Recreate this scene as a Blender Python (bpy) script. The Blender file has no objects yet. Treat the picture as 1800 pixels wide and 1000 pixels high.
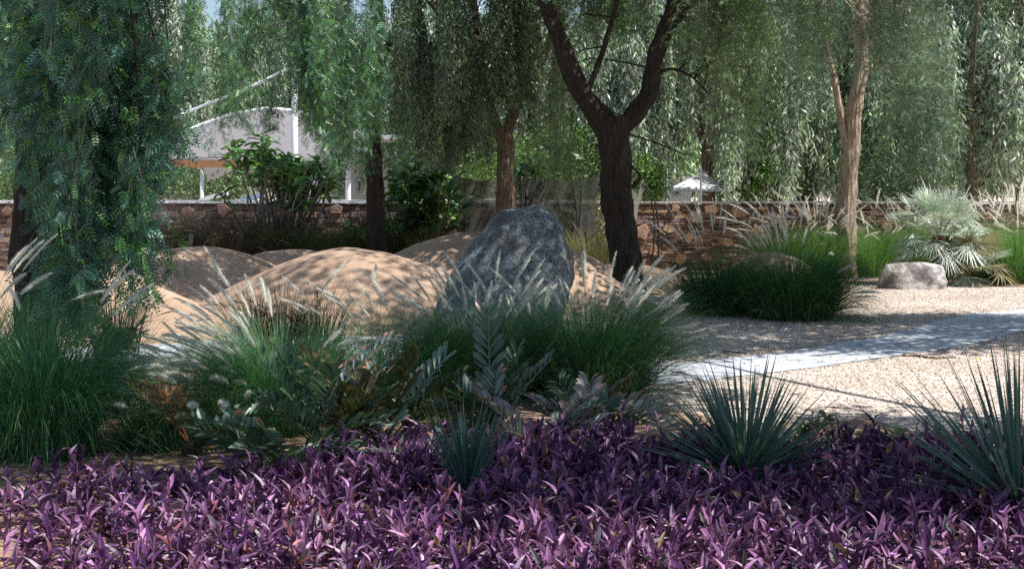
import bpy, math, random
import numpy as np
from mathutils import Vector, noise as mnoise

R = math.radians
rng = np.random.default_rng(7)
random.seed(7)
SC = bpy.context.scene
COL = SC.collection

# ------------------------------------------------------------------ camera
CAMH, FPX, HOR = 1.6, 2500.0, 340.0
cam_d = bpy.data.cameras.new('camera')
cam = bpy.data.objects.new('camera', cam_d); COL.objects.link(cam)
cam.location = (0, 0, CAMH); cam.rotation_euler = (R(90), 0, 0)
cam_d.sensor_width = 36; cam_d.lens = 50
cam_d.shift_y = -(500 - HOR) / 1800.0
cam_d.clip_start = 0.1; cam_d.clip_end = 2000
SC.camera = cam

# ------------------------------------------------------------------ sky, sun, exposure
SUN_EL, SUN_AZ = R(58), R(112)          # azimuth clockwise from +Y
L = np.array([math.sin(SUN_AZ) * math.cos(SUN_EL), math.cos(SUN_AZ) * math.cos(SUN_EL), math.sin(SUN_EL)])
w = bpy.data.worlds.new('World'); SC.world = w; w.use_nodes = True
nt = w.node_tree; nt.nodes.clear()
sky = nt.nodes.new('ShaderNodeTexSky'); sky.sky_type = 'NISHITA'; sky.sun_disc = False
sky.sun_elevation = SUN_EL; sky.sun_rotation = SUN_AZ; sky.dust_density = 1.0; sky.air_density = 1.0
bg = nt.nodes.new('ShaderNodeBackground'); bg.inputs[1].default_value = 0.1
wo = nt.nodes.new('ShaderNodeOutputWorld')
nt.links.new(sky.outputs[0], bg.inputs[0]); nt.links.new(bg.outputs[0], wo.inputs[0])
sd = bpy.data.lights.new('sun', 'SUN'); sd.energy = 5.0; sd.angle = R(0.53); sd.color = (1.0, 0.955, 0.9)
sun = bpy.data.objects.new('sun', sd); COL.objects.link(sun)
sun.rotation_euler = Vector(L).to_track_quat('Z', 'Y').to_euler(); sun.location = (10, -5, 30)
SC.view_settings.view_transform = 'Standard'; SC.view_settings.look = 'None'
SC.view_settings.exposure = 0.55; SC.view_settings.gamma = 1
SC.cycles.max_bounces = 6; SC.cycles.diffuse_bounces = 3; SC.cycles.glossy_bounces = 2
SC.cycles.transmission_bounces = 3; SC.cycles.transparent_max_bounces = 8
SC.cycles.use_denoising = False

# ------------------------------------------------------------------ coordinates
def at(px, py, d): return np.array([(px - 900) / FPX * d, d, CAMH - (py - HOR) / FPX * d])
def gd(py): return CAMH * FPX / (py - HOR)
def gnd(px, py):
    p = at(px, py, gd(py)); p[2] = 0; return p
def in_poly(P, poly):
    poly = np.asarray(poly, float); x, y = P[:, 0], P[:, 1]; c = np.zeros(len(P), bool); n = len(poly); j = n - 1
    for i in range(n):
        xi, yi = poly[i]; xj, yj = poly[j]
        m = ((yi > y) != (yj > y)) & (x < (xj - xi) * (y - yi) / (yj - yi + 1e-12) + xi)
        c ^= m; j = i
    return c
def scatter(poly, n):
    poly = np.asarray(poly, float); lo, hi = poly.min(0), poly.max(0); out = []; k = 0
    while k < n:
        P = rng.uniform(lo, hi, (n * 2, 2)); P = P[in_poly(P, poly)]; out.append(P); k += len(P)
    return np.concatenate(out)[:n]
def gpoly(pts): return [tuple(gnd(x, y)[:2]) for x, y in pts]
def nrm(v): return v / (np.linalg.norm(v, axis=-1, keepdims=True) + 1e-9)

# ------------------------------------------------------------------ mesh builder
class MB:
    def __init__(s): s.v = []; s.c = []; s.q = []; s.t = []; s.n = 0
    def add(s, v, q=None, t=None, col=(.5, .5, .5)):
        v = np.asarray(v, float).reshape(-1, 3)
        col = np.asarray(col, float)
        if col.ndim == 1: col = np.tile(col, (len(v), 1))
        s.v.append(v); s.c.append(col)
        if q is not None and len(q): s.q.append(np.asarray(q, int).reshape(-1, 4) + s.n)
        if t is not None and len(t): s.t.append(np.asarray(t, int).reshape(-1, 3) + s.n)
        s.n += len(v)
    def inst(s, T, pos, Rm, col):
        tv, tq, tt = T; N = len(pos)
        if N == 0: return
        k = len(tv)
        V = np.einsum('nij,kj->nki', Rm, tv) + pos[:, None, :]
        col = np.asarray(col, float)
        if col.ndim == 1: col = np.tile(col, (N, 1))
        if col.ndim == 2: C = np.repeat(col[:, None, :], k, 1)
        else: C = col
        off = (np.arange(N) * k)[:, None, None]
        q = (tq[None] + off).reshape(-1, 4) if tq is not None and len(tq) else None
        t = (tt[None] + off).reshape(-1, 3) if tt is not None and len(tt) else None
        s.add(V.reshape(-1, 3), q, t, C.reshape(-1, 3))
    def ribbons(s, P, W, side, col):
        # P (N,S,3) centre lines, W (N,S) half widths, side (N,3) or (N,S,3)
        N, S, _ = P.shape
        if side.ndim == 2: side = side[:, None, :]
        A = P - side * W[..., None]; B = P + side * W[..., None]
        V = np.stack([A, B], 2).reshape(N, S * 2, 3)
        i = np.arange(S - 1) * 2
        q = np.stack([i, i + 1, i + 3, i + 2], 1)
        Q = (q[None] + (np.arange(N) * S * 2)[:, None, None]).reshape(-1, 4)
        col = np.asarray(col, float)
        if col.ndim == 1: C = np.tile(col, (N * S * 2, 1))
        elif col.ndim == 2: C = np.repeat(col, S * 2, 0)
        else: C = np.repeat(col, 2, 1).reshape(-1, 3)
        s.add(V.reshape(-1, 3), Q, None, C)
    def tube(s, pts, rad, seg=8, col=(.3, .25, .2), rough=0.0, ridge=0.0, cap=True, fr=3.0):
        pts = np.asarray(pts, float); rad = np.asarray(rad, float); n = len(pts)
        tan = nrm(np.gradient(pts, axis=0)); ref = np.array([0, 1, 0.]) if abs(tan[0][1]) < .8 else np.array([1., 0, 0])
        a = nrm(np.cross(tan[0], ref)); V = []
        ang = np.linspace(0, 2 * math.pi, seg, endpoint=False); ca, sa = np.cos(ang), np.sin(ang)
        for i in range(n):
            a = nrm(a - tan[i] * a.dot(tan[i])); b = np.cross(tan[i], a)
            r = np.full(seg, rad[i])
            if rough or ridge:
                for j in range(seg):
                    q = Vector((ca[j] * fr, sa[j] * fr, i * 0.10))
                    r[j] *= 1 + rough * mnoise.noise(Vector(pts[i] * 2.5) + q * .4)
                    if ridge: r[j] *= 1 + ridge * (abs(mnoise.noise(Vector((ca[j] * 5, sa[j] * 5, pts[i][2] * .9 + 9)))) * 2.4 - .5)
            V.append(pts[i] + r[:, None] * (ca[:, None] * a + sa[:, None] * b))
        V = np.concatenate(V); Q = []
        for i in range(n - 1):
            for j in range(seg):
                k = (j + 1) % seg
                Q.append((i * seg + j, i * seg + k, (i + 1) * seg + k, (i + 1) * seg + j))
        T = []
        if cap:
            V = np.concatenate([V, pts[:1], pts[-1:]])
            for j in range(seg):
                k = (j + 1) % seg
                T.append((n * seg, k, j)); T.append((n * seg + 1, (n - 1) * seg + j, (n - 1) * seg + k))
        s.add(V, Q, T, col)
    def box(s, c, h, col=(.5, .5, .5), rz=0.0, jit=0.0):
        c = np.asarray(c, float); h = np.asarray(h, float)
        B = np.array([[x, y, z] for x in (-1, 1) for y in (-1, 1) for z in (-1, 1)], float) * h
        if jit: B += rng.uniform(-jit, jit, B.shape)
        if rz:
            cz, sz = math.cos(rz), math.sin(rz); B = B @ np.array([[cz, sz, 0], [-sz, cz, 0], [0, 0, 1]])
        s.add(B + c, [(0, 1, 3, 2), (4, 6, 7, 5), (0, 4, 5, 1), (2, 3, 7, 6), (0, 2, 6, 4), (1, 5, 7, 3)], None, col)
    def build(s, name, mat, parent=None, smooth=False):
        V = np.concatenate(s.v); C = np.concatenate(s.c)
        me = bpy.data.meshes.new(name)
        q = np.concatenate(s.q) if s.q else np.zeros((0, 4), int)
        t = np.concatenate(s.t) if s.t else np.zeros((0, 3), int)
        me.vertices.add(len(V)); me.vertices.foreach_set('co', V.astype(np.float32).ravel())
        li = np.concatenate([q.ravel(), t.ravel()]); me.loops.add(len(li)); me.loops.foreach_set('vertex_index', li.astype(np.int32))
        ls = np.concatenate([np.arange(len(q)) * 4, len(q) * 4 + np.arange(len(t)) * 3])
        me.polygons.add(len(ls)); me.polygons.foreach_set('loop_start', ls.astype(np.int32))
        me.polygons.foreach_set('use_smooth', np.full(len(ls), smooth))
        me.update(calc_edges=True)
        a = me.attributes.new('col', 'FLOAT_COLOR', 'POINT')
        a.data.foreach_set('color', np.concatenate([C, np.ones((len(C), 1))], 1).astype(np.float32).ravel())
        me.materials.append(mat)
        o = bpy.data.objects.new(name, me); COL.objects.link(o)
        if parent is not None:
            o.parent = parent; o.location = -np.array(parent.location) if parent.type == 'EMPTY' and parent.parent is None else (0, 0, 0)
        return o

def tag(o, label, cat, group=None, kind=None):
    o['label'] = label; o['category'] = cat
    if group: o['group'] = group
    if kind: o['kind'] = kind
    return o
def thing(name, loc, label, cat, group=None):
    o = bpy.data.objects.new(name, None); COL.objects.link(o); o.location = [float(x) for x in loc]; o.empty_display_size = .3
    return tag(o, label, cat, group, 'thing')

def basis(d, nup, roll=None):
    """columns: x side, y along d, z normal near nup"""
    d = nrm(d); x = nrm(np.cross(d, nup)); z = np.cross(x, d)
    if roll is not None:
        c, s_ = np.cos(roll)[:, None], np.sin(roll)[:, None]
        x, z = x * c + z * s_, z * c - x * s_
    return np.stack([x, d, z], 2)
def rdir(n): return nrm(rng.normal(size=(n, 3)))

# ------------------------------------------------------------------ leaf templates (along +y, unit length)
def strip(ws, ys, fold=0.0, curl=0.0):
    v = []; q = []
    for w_, y in zip(ws, ys):
        z = -curl * y * y
        v += [(-w_, y, z + fold * w_), (0, y, z), (w_, y, z + fold * w_)]
    for i in range(len(ws) - 1):
        a = i * 3; q += [(a, a + 1, a + 4, a + 3), (a + 1, a + 2, a + 5, a + 4)]
    return np.array(v, float), np.array(q), None
def join(parts):
    V = []; Q = []; n = 0
    for v, q, _ in parts: V.append(v); Q.append(q + n); n += len(v)
    return np.concatenate(V), np.concatenate(Q), None
DIAMOND = (np.array([(0, 0, 0), (.13, .5, .03), (0, 1, -.06), (-.13, .5, .03)], float), np.array([(0, 1, 2, 3)]), None)
OVAL = (np.array([(0, 0, 0), (.22, .3, .03), (.2, .7, .0), (0, 1, -.1), (-.2, .7, 0), (-.22, .3, .03)], float), np.array([(0, 1, 4, 5), (1, 2, 3, 4)]), None)
LANCE = strip([.012, .1, .13, .09, .004], [0, .22, .48, .78, 1], .5, .25)
OBOV = strip([.02, .10, .19, .20, .02], [0, .3, .6, .84, 1], .35, .12)
def pinnate(n=5, w_=.28, lw=.05):
    parts = []
    for i in range(n):
        y = .12 + .8 * i / (n - 1)
        l = w_ * (1 - .35 * abs(i / (n - 1) - .4))
        for s_ in (-1, 1):
            a = np.array([0, y, 0]); dx = np.array([s_ * l * .75, l * .55, -.05]); sd_ = np.array([-s_ * .5, .8, 0]) * lw
            v = np.array([a, a + dx * .55 + sd_, a + dx, a + dx * .55 - sd_]); parts.append((v, np.array([(0, 1, 2, 3)]), None))
    parts.append((np.array([(-.008, 0, 0), (.008, 0, 0), (.004, 1, 0), (-.004, 1, 0)]), np.array([(0, 1, 2, 3)]), None))
    return join(parts)
FROND = pinnate(4, .3, .075)
NEARF = pinnate(5, .34, .06)
FINE = pinnate(6, .24, .038)

def jitter(base, n, amt=.25, alt=None, palt=0.0):
    c = np.tile(np.asarray(base, float), (n, 1)) * (1 + rng.normal(0, amt, (n, 1))).clip(.45, 1.8)
    c *= 1 + rng.normal(0, .05, (n, 3))
    if alt is not None:
        m = rng.random(n) < palt; c[m] = np.asarray(alt) * (1 + rng.normal(0, amt, (m.sum(), 1))).clip(.5, 1.7)
    return c.clip(.003, .95)

# ------------------------------------------------------------------ materials
def mat(name, rough=.6, transl=0.0, spec=.4, bump=None, alpha=None, sheen=0, bz=1.0, tint=None):
    m = bpy.data.materials.new(name); m.use_nodes = True; n = m.node_tree; n.nodes.clear()
    out = n.nodes.new('ShaderNodeOutputMaterial'); p = n.nodes.new('ShaderNodeBsdfPrincipled')
    a = n.nodes.new('ShaderNodeAttribute'); a.attribute_name = 'col'
    n.links.new(a.outputs['Color'], p.inputs['Base Color'])
    p.inputs['Roughness'].default_value = rough; p.inputs['Specular IOR Level'].default_value = spec
    if sheen: p.inputs['Sheen Weight'].default_value = sheen
    if bump:
        sc, st, det = bump
        tc = n.nodes.new('ShaderNodeTexCoord'); t = n.nodes.new('ShaderNodeTexNoise'); t.inputs['Scale'].default_value = sc; t.inputs['Detail'].default_value = det
        mp_ = n.nodes.new('ShaderNodeMapping'); mp_.inputs['Scale'].default_value = (1, 1, bz); n.links.new(tc.outputs['Object'], mp_.inputs[0]); n.links.new(mp_.outputs[0], t.inputs['Vector'])
        b = n.nodes.new('ShaderNodeBump'); b.inputs['Strength'].default_value = st; b.inputs['Distance'].default_value = .02 if bz == 1 else .05
        n.links.new(t.outputs['Fac'], b.inputs['Height']); n.links.new(b.outputs[0], p.inputs['Normal'])
        mx = n.nodes.new('ShaderNodeMix'); mx.data_type = 'RGBA'; mx.blend_type = 'MULTIPLY'; mx.inputs[0].default_value = 1
        rp = n.nodes.new('ShaderNodeValToRGB'); rp.color_ramp.elements[0].position = .3; rp.color_ramp.elements[1].position = .7
        rp.color_ramp.elements[0].color = ((.5,) * 3 if bz != 1 else (.62, .6, .58)) + (1,); rp.color_ramp.elements[1].color = (1.3, 1.3, 1.3, 1)
        n.links.new(t.outputs['Fac'], rp.inputs[0]); n.links.new(a.outputs['Color'], mx.inputs[6]); n.links.new(rp.outputs[0], mx.inputs[7])
        n.links.new(mx.outputs[2], p.inputs['Base Color'])
    last = p.outputs[0]
    if transl:
        tr = n.nodes.new('ShaderNodeBsdfTranslucent'); ms = n.nodes.new('ShaderNodeMixShader'); ms.inputs[0].default_value = transl
        hs = n.nodes.new('ShaderNodeMix'); hs.data_type = 'RGBA'; hs.blend_type = 'MULTIPLY'; hs.inputs[0].default_value = 1
        hs.inputs[7].default_value = tint or ((1.15, 1.5, .75, 1) if transl < .5 else (1.2, 1.2, 1.1, 1))
        n.links.new(a.outputs['Color'], hs.inputs[6]); n.links.new(hs.outputs[2], tr.inputs['Color'])
        n.links.new(last, ms.inputs[1]); n.links.new(tr.outputs[0], ms.inputs[2]); last = ms.outputs[0]
    if alpha is not None:
        tp = n.nodes.new('ShaderNodeBsdfTransparent'); ms = n.nodes.new('ShaderNodeMixShader'); ms.inputs[0].default_value = alpha
        n.links.new(tp.outputs[0], ms.inputs[1]); n.links.new(last, ms.inputs[2]); last = ms.outputs[0]
    n.links.new(last, out.inputs[0]); return m
M_LEAF = mat('leaf', .38, .28, .6)
M_WAX = mat('waxy_leaf', .38, .18, .5)
M_PURP = mat('purple_leaf', .42, .2, .5)
M_GRASS = mat('grass_blade', .5, .3, .4)
M_PLUME = mat('plume', .8, .55, .1)
M_TWIG = mat('twig', .8, 0, .2)
M_BARK = mat('bark', .9, 0, .15, bump=(26, 1.0, 6), bz=.16)
M_STONE = mat('wall_stone', .85, 0, .2, bump=(22, .8, 8))
M_PAINT = mat('white_paint', .5, 0, .4)
M_FABRIC = mat('canopy_fabric', .8, .25, .1, tint=(1, 1, 1, 1))
M_NET = mat('net_fabric', .9, .15, .05, alpha=.84, tint=(1, 1, 1, 1), bump=(3, .6, 6))
M_BLACK = mat('black_plastic', .45, 0, .4)
M_DRY = mat('dry_matter', .85, 0, .15)

def node_mat(name, build):
    m = bpy.data.materials.new(name); m.use_nodes = True; n = m.node_tree
    p = n.nodes['Principled BSDF']; build(n, p); return m
def N(n, t, **k):
    x = n.nodes.new(t)
    for a, b in k.items(): setattr(x, a, b)
    return x
def ramp(n, stops):
    r = n.nodes.new('ShaderNodeValToRGB'); e = r.color_ramp.elements
    while len(e) < len(stops): e.new(.5)
    for i, (p, c) in enumerate(stops): e[i].position = p; e[i].color = (*c, 1)
    return r
def objv(n, sc=(1, 1, 1)):
    tc = n.nodes.new('ShaderNodeTexCoord'); mp = n.nodes.new('ShaderNodeMapping'); mp.inputs['Scale'].default_value = sc
    n.links.new(tc.outputs['Object'], mp.inputs[0]); return mp.outputs[0]
def mixc(n, f, a, b, mode='MIX'):
    m = n.nodes.new('ShaderNodeMix'); m.data_type = 'RGBA'; m.blend_type = mode
    for s, v in ((0, f), (6, a), (7, b)):
        if hasattr(v, 'links'): n.links.new(v, m.inputs[s])
        elif isinstance(v, tuple): m.inputs[s].default_value = (*v, 1)
        else: m.inputs[s].default_value = v
    return m.outputs[2]
def gravel(n, p):
    v = objv(n)
    vo = N(n, 'ShaderNodeTexVoronoi'); vo.inputs['Scale'].default_value = 42; n.links.new(v, vo.inputs[0])
    sp = N(n, 'ShaderNodeSeparateColor'); n.links.new(vo.outputs['Color'], sp.inputs[0])
    r = ramp(n, [(0, (.26, .21, .185)), (.3, (.5, .43, .38)), (.65, (.66, .59, .53)), (1, (.8, .75, .7))])
    n.links.new(sp.outputs[0], r.inputs[0])
    no = N(n, 'ShaderNodeTexNoise'); no.inputs['Scale'].default_value = .9; no.inputs['Detail'].default_value = 5; n.links.new(v, no.inputs[0])
    r2 = ramp(n, [(.35, (.82, .76, .7)), (.65, (1.08, 1.05, 1.02))]); n.links.new(no.outputs[0], r2.inputs[0])
    n.links.new(mixc(n, 1.0, r.outputs[0], r2.outputs[0], 'MULTIPLY'), p.inputs['Base Color'])
    b = N(n, 'ShaderNodeBump'); b.inputs['Strength'].default_value = .9; b.inputs['Distance'].default_value = .012; b.invert = True
    n.links.new(vo.outputs['Distance'], b.inputs['Height']); n.links.new(b.outputs[0], p.inputs['Normal']); p.inputs['Roughness'].default_value = .9
def soil(n, p):
    v = objv(n)
    no = N(n, 'ShaderNodeTexNoise'); no.inputs['Scale'].default_value = 9; no.inputs['Detail'].default_value = 10; n.links.new(v, no.inputs[0])
    r = ramp(n, [(.3, (.13, .085, .06)), (.5, (.27, .18, .12)), (.7, (.42, .3, .2))]); n.links.new(no.outputs[0], r.inputs[0])
    n.links.new(r.outputs[0], p.inputs['Base Color'])
    b = N(n, 'ShaderNodeBump'); b.inputs['Strength'].default_value = 1; b.inputs['Distance'].default_value = .03
    n.links.new(no.outputs[0], b.inputs['Height']); n.links.new(b.outputs[0], p.inputs['Normal']); p.inputs['Roughness'].default_value = .95
def sand(n, p):
    v = objv(n)
    no = N(n, 'ShaderNodeTexNoise'); no.inputs['Scale'].default_value = 120; no.inputs['Detail'].default_value = 6; n.links.new(v, no.inputs[0])
    r = ramp(n, [(.35, (.3, .2, .14)), (.5, (.47, .335, .24)), (.65, (.6, .46, .35))]); n.links.new(no.outputs[0], r.inputs[0])
    n2 = N(n, 'ShaderNodeTexNoise'); n2.inputs['Scale'].default_value = 1.6; n2.inputs['Detail'].default_value = 6; n.links.new(v, n2.inputs[0])
    r2 = ramp(n, [(.35, (.8, .76, .72)), (.65, (1.1, 1.08, 1.05))]); n.links.new(n2.outputs[0], r2.inputs[0])
    n.links.new(mixc(n, 1.0, r.outputs[0], r2.outputs[0], 'MULTIPLY'), p.inputs['Base Color'])
    n3 = N(n, 'ShaderNodeTexNoise'); n3.inputs['Scale'].default_value = 11; n3.inputs['Detail'].default_value = 7; n.links.new(v, n3.inputs[0]); b0 = N(n, 'ShaderNodeBump'); b0.inputs['Strength'].default_value = .6; b0.inputs['Distance'].default_value = .03; n.links.new(n3.outputs[0], b0.inputs['Height'])
    b = N(n, 'ShaderNodeBump'); b.inputs['Strength'].default_value = .8; b.inputs['Distance'].default_value = .012; n.links.new(b0.outputs[0], b.inputs['Normal'])
    n.links.new(no.outputs[0], b.inputs['Height']); n.links.new(b.outputs[0], p.inputs['Normal']); p.inputs['Roughness'].default_value = .9
def path(n, p):
    v = objv(n)
    vo = N(n, 'ShaderNodeTexVoronoi', feature='DISTANCE_TO_EDGE'); vo.inputs['Scale'].default_value = 7.5; n.links.new(v, vo.inputs[0])
    vc = N(n, 'ShaderNodeTexVoronoi'); vc.inputs['Scale'].default_value = 7.5; n.links.new(v, vc.inputs[0])
    sp = N(n, 'ShaderNodeSeparateColor'); n.links.new(vc.outputs['Color'], sp.inputs[0])
    r = ramp(n, [(0, (.44, .47, .52)), (.5, (.52, .56, .61)), (1, (.6, .63, .68))]); n.links.new(sp.outputs[0], r.inputs[0])
    g = ramp(n, [(.01, (.6, .58, .56)), (.04, (1, 1, 1))]); n.links.new(vo.outputs[0], g.inputs[0])
    n.links.new(mixc(n, 1.0, r.outputs[0], g.outputs[0], 'MULTIPLY'), p.inputs['Base Color'])
    b = N(n, 'ShaderNodeBump'); b.inputs['Strength'].default_value = .4; b.inputs['Distance'].default_value = .01
    n.links.new(g.outputs[0], b.inputs['Height']); n.links.new(b.outputs[0], p.inputs['Normal']); p.inputs['Roughness'].default_value = .8
def boulder_m(n, p):
    v = objv(n)
    no = N(n, 'ShaderNodeTexNoise'); no.inputs['Scale'].default_value = 5.5; no.inputs['Detail'].default_value = 12; no.inputs['Roughness'].default_value = .75; n.links.new(v, no.inputs[0])
    r = ramp(n, [(.34, (.05, .07, .085)), (.47, (.12, .152, .168)), (.58, (.185, .215, .23)), (.72, (.34, .36, .37))]); n.links.new(no.outputs[0], r.inputs[0])
    vo = N(n, 'ShaderNodeTexNoise'); vo.inputs['Scale'].default_value = 38; vo.inputs['Detail'].default_value = 6; n.links.new(v, vo.inputs[0])
    rr = ramp(n, [(.4, (.5, .5, .5)), (.62, (1.5, 1.5, 1.5))]); n.links.new(vo.outputs[0], rr.inputs[0])
    base = mixc(n, 1.0, r.outputs[0], rr.outputs[0], 'MULTIPLY')
    n3 = N(n, 'ShaderNodeTexNoise'); n3.inputs['Scale'].default_value = 2.2; n3.inputs['Detail'].default_value = 8; n.links.new(v, n3.inputs[0])
    g = ramp(n, [(.54, (0, 0, 0)), (.66, (1, 1, 1))]); n.links.new(n3.outputs[0], g.inputs[0])
    n.links.new(mixc(n, g.outputs[0], base, (.11, .09, .08)), p.inputs['Base Color'])
    b = N(n, 'ShaderNodeBump'); b.inputs['Strength'].default_value = 1; b.inputs['Distance'].default_value = .05; n.links.new(no.outputs[0], b.inputs['Height'])
    b2 = N(n, 'ShaderNodeBump'); b2.inputs['Strength'].default_value = .7; b2.inputs['Distance'].default_value = .01; n.links.new(vo.outputs[0], b2.inputs['Height']); n.links.new(b.outputs[0], b2.inputs['Normal'])
    n.links.new(b2.outputs[0], p.inputs['Normal']); p.inputs['Roughness'].default_value = .8
M_GRAVEL, M_SOIL, M_SAND, M_PATH, M_BOULDER = (node_mat(a, b) for a, b in
    (('gravel', gravel), ('garden_soil', soil), ('sandy_surface', sand), ('stone_paving', path), ('boulder_stone', boulder_m)))

# ------------------------------------------------------------------ ground
def sheet(name, pts, z, m, label, cat, wob=0.0, step=.25):
    P = []
    n = len(pts)
    for i in range(n):
        a = np.array(pts[i]); b = np.array(pts[(i + 1) % n]); k = max(1, int(np.linalg.norm(b - a) / step))
        for j in range(k):
            q = a + (b - a) * j / k
            q = q + wob * np.array([mnoise.noise(Vector((q[0] * 2, q[1] * 2, 1))), mnoise.noise(Vector((q[0] * 2, q[1] * 2, 7)))])
            P.append((q[0], q[1], z))
    me = bpy.data.meshes.new(name); me.from_pydata(P, [], [list(range(len(P)))]); me.materials.append(m)
    import bmesh
    bm = bmesh.new(); bm.from_mesh(me); bmesh.ops.triangulate(bm, faces=bm.faces)
    for f in bm.faces:
        if f.normal.z < 0: f.normal_flip()
    bm.to_mesh(me); bm.free()
    o = bpy.data.objects.new(name, me); COL.objects.link(o); return tag(o, label, cat, kind='structure')
sheet('ground', [(-300, -40), (300, -40), (300, 500), (-300, 500)], 0, M_GRAVEL, 'pale pinkish gravel ground spreading across the whole garden', 'ground', step=1000)
PATH = gpoly([(0, 600), (300, 590), (480, 566), (760, 566), (1000, 600), (1200, 640), (1300, 628), (1380, 620), (1470, 605), (1560, 590), (1650, 564), (1700, 553), (1800, 544), (2000, 530),
              (2000, 566), (1800, 583), (1691, 611), (1601, 622), (1547, 630), (1475, 641), (1403, 650), (1330, 658), (1200, 674), (1000, 690), (700, 660), (480, 650), (300, 640), (0, 650)])
sheet('path', PATH, .008, M_PATH, 'blue grey stone paved path crossing the gravel', 'path', .05)
BED = gpoly([(-400, 620), (0, 640), (200, 645), (480, 655), (760, 690), (1150, 712), (1300, 742), (1440, 742), (1530, 733), (1580, 755), (1800, 765), (2200, 770)]) + [(5.5, 3.5), (-5.5, 3.5)]
sheet('soil', BED, .004, M_SOIL, 'brown sandy soil of the front planting bed', 'soil', .12)
BED2 = [tuple(at(px, 0, d)[:2]) for px, d in ((-300, 23), (300, 24), (700, 24.2), (1000, 26), (1250, 28), (1450, 25.8), (1560, 25), (1850, 24), (2300, 24), (2300, 30), (-300, 30))]
sheet('soil', BED2, .004, M_SOIL, 'brown soil strip of the planting bed along the stone wall', 'soil', .2)

# gravel pebbles standing proud of the sheet (near lit strip) and fallen leaves
OCT = (np.array([(1, 0, 0), (0, 1, 0), (-1, 0, 0), (0, -1, 0), (0, 0, 1), (0, 0, -1)], float), None,
       np.array([(0, 1, 4), (1, 2, 4), (2, 3, 4), (3, 0, 4), (1, 0, 5), (2, 1, 5), (3, 2, 5), (0, 3, 5)]))
mb = MB()
P2 = scatter(gpoly([(1150, 560), (1500, 490), (2000, 520), (2100, 790), (1100, 790)]), 42000)
P2 = P2[~in_poly(P2, PATH) & ~in_poly(P2, BED)]
n = len(P2); s_ = rng.uniform(.005, .013, (n, 3)) * np.array([1, 1, .6]); a = rng.uniform(0, 6.3, n)
Rm = np.zeros((n, 3, 3)); Rm[:, 0, 0] = np.cos(a) * s_[:, 0]; Rm[:, 0, 1] = -np.sin(a) * s_[:, 1]; Rm[:, 1, 0] = np.sin(a) * s_[:, 0]; Rm[:, 1, 1] = np.cos(a) * s_[:, 1]; Rm[:, 2, 2] = s_[:, 2]
mb.inst(OCT, np.column_stack([P2, rng.uniform(.001, .006, n)]), Rm, jitter((.62, .55, .49), n, .3, (.3, .25, .22), .2))
tag(mb.build('gravel', M_STONE), 'loose pale gravel pebbles lying around the paved path', 'gravel', kind='stuff')
mb = MB()
P2 = np.concatenate([scatter(gpoly([(1050, 500), (1700, 545), (2000, 560), (2000, 640), (1150, 650)]), 2600), scatter(gpoly([(1000, 465), (1700, 490), (1600, 560), (1000, 560)]), 1200)])
n = len(P2); d_ = nrm(np.column_stack([rng.normal(size=(n, 2)), rng.normal(0, .15, n)])); Rm = basis(d_, np.tile([0., 0, 1], (n, 1)), rng.normal(0, .4, n)) * rng.uniform(.015, .04, (n, 1, 1))
mb.inst(OVAL, np.column_stack([P2, rng.uniform(.014, .022, n)]), Rm, jitter((.5, .36, .08), n, .3, (.2, .13, .07), .4))
tag(mb.build('fallen_leaves', M_DRY), 'tiny yellow fallen leaves scattered over shaded gravel and path', 'leaves', kind='stuff')

# ------------------------------------------------------------------ mounds
def mound(px, d, pytop, rx, ry, label, pw=1.0, skew=0.0):
    c = at(px, 0, d); h = CAMH - (pytop - HOR) / FPX * d
    n = 64; rr = np.linspace(0, 1, 40); V = []; 
    for r in rr:
        for k in range(n):
            a = 2 * math.pi * k / n
            z = h * (0.5 * (1 + math.cos(math.pi * r))) ** pw - .03
            x = rx * r * math.cos(a) + skew * z; y = ry * r * math.sin(a)
            z += (.07 * mnoise.noise(Vector((c[0] + x, c[1] + y, 0)) * .9) + .02 * mnoise.noise(Vector((c[0] + x, c[1] + y, 3)) * 3)) * (1 - r)
            V.append((c[0] + x, c[1] + y, z))
    Q = [(i * n + k, i * n + (k + 1) % n, (i + 1) * n + (k + 1) % n, (i + 1) * n + k) for i in range(39) for k in range(n)]
    Q = [q[::-1] for q in Q]
    mb = MB(); mb.add(V, Q); o = mb.build('sand_mound', M_SAND, smooth=True)
    return tag(o, label, 'mound', 'smooth rounded sand coloured mounds')
mound(90, 16.3, 462, 2.5, 1.8, 'brightly lit sand mound at the far left behind the hanging foliage', .62)
mound(340, 21, 428, 2.7, 2.2, 'dappled sand mound left of the largest mound', .8)
mound(512, 24.2, 431, 2.0, 1.4, 'small low mound peeping between two bigger mounds', .8)
mound(618, 17.9, 432, 2.75, 2.2, 'largest sand mound, directly left of the boulder', .85)
mound(862, 23.2, 399, 3.3, 1.9, 'tall shaded sand mound rising behind the boulder', .85)
mound(975, 19.8, 443, 1.7, 1.4, 'sand mound sloping down between the boulder and the dark forked trunk', .8)
mound(1105, 24.9, 456, 1.4, 1.2, 'low sand mound in front of the stone wall by the forked trunk', .8)
mound(1352, 22.0, 441, 1.4, 1.3, 'sand mound top showing above the dark grass clumps on the right', .7)

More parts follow.
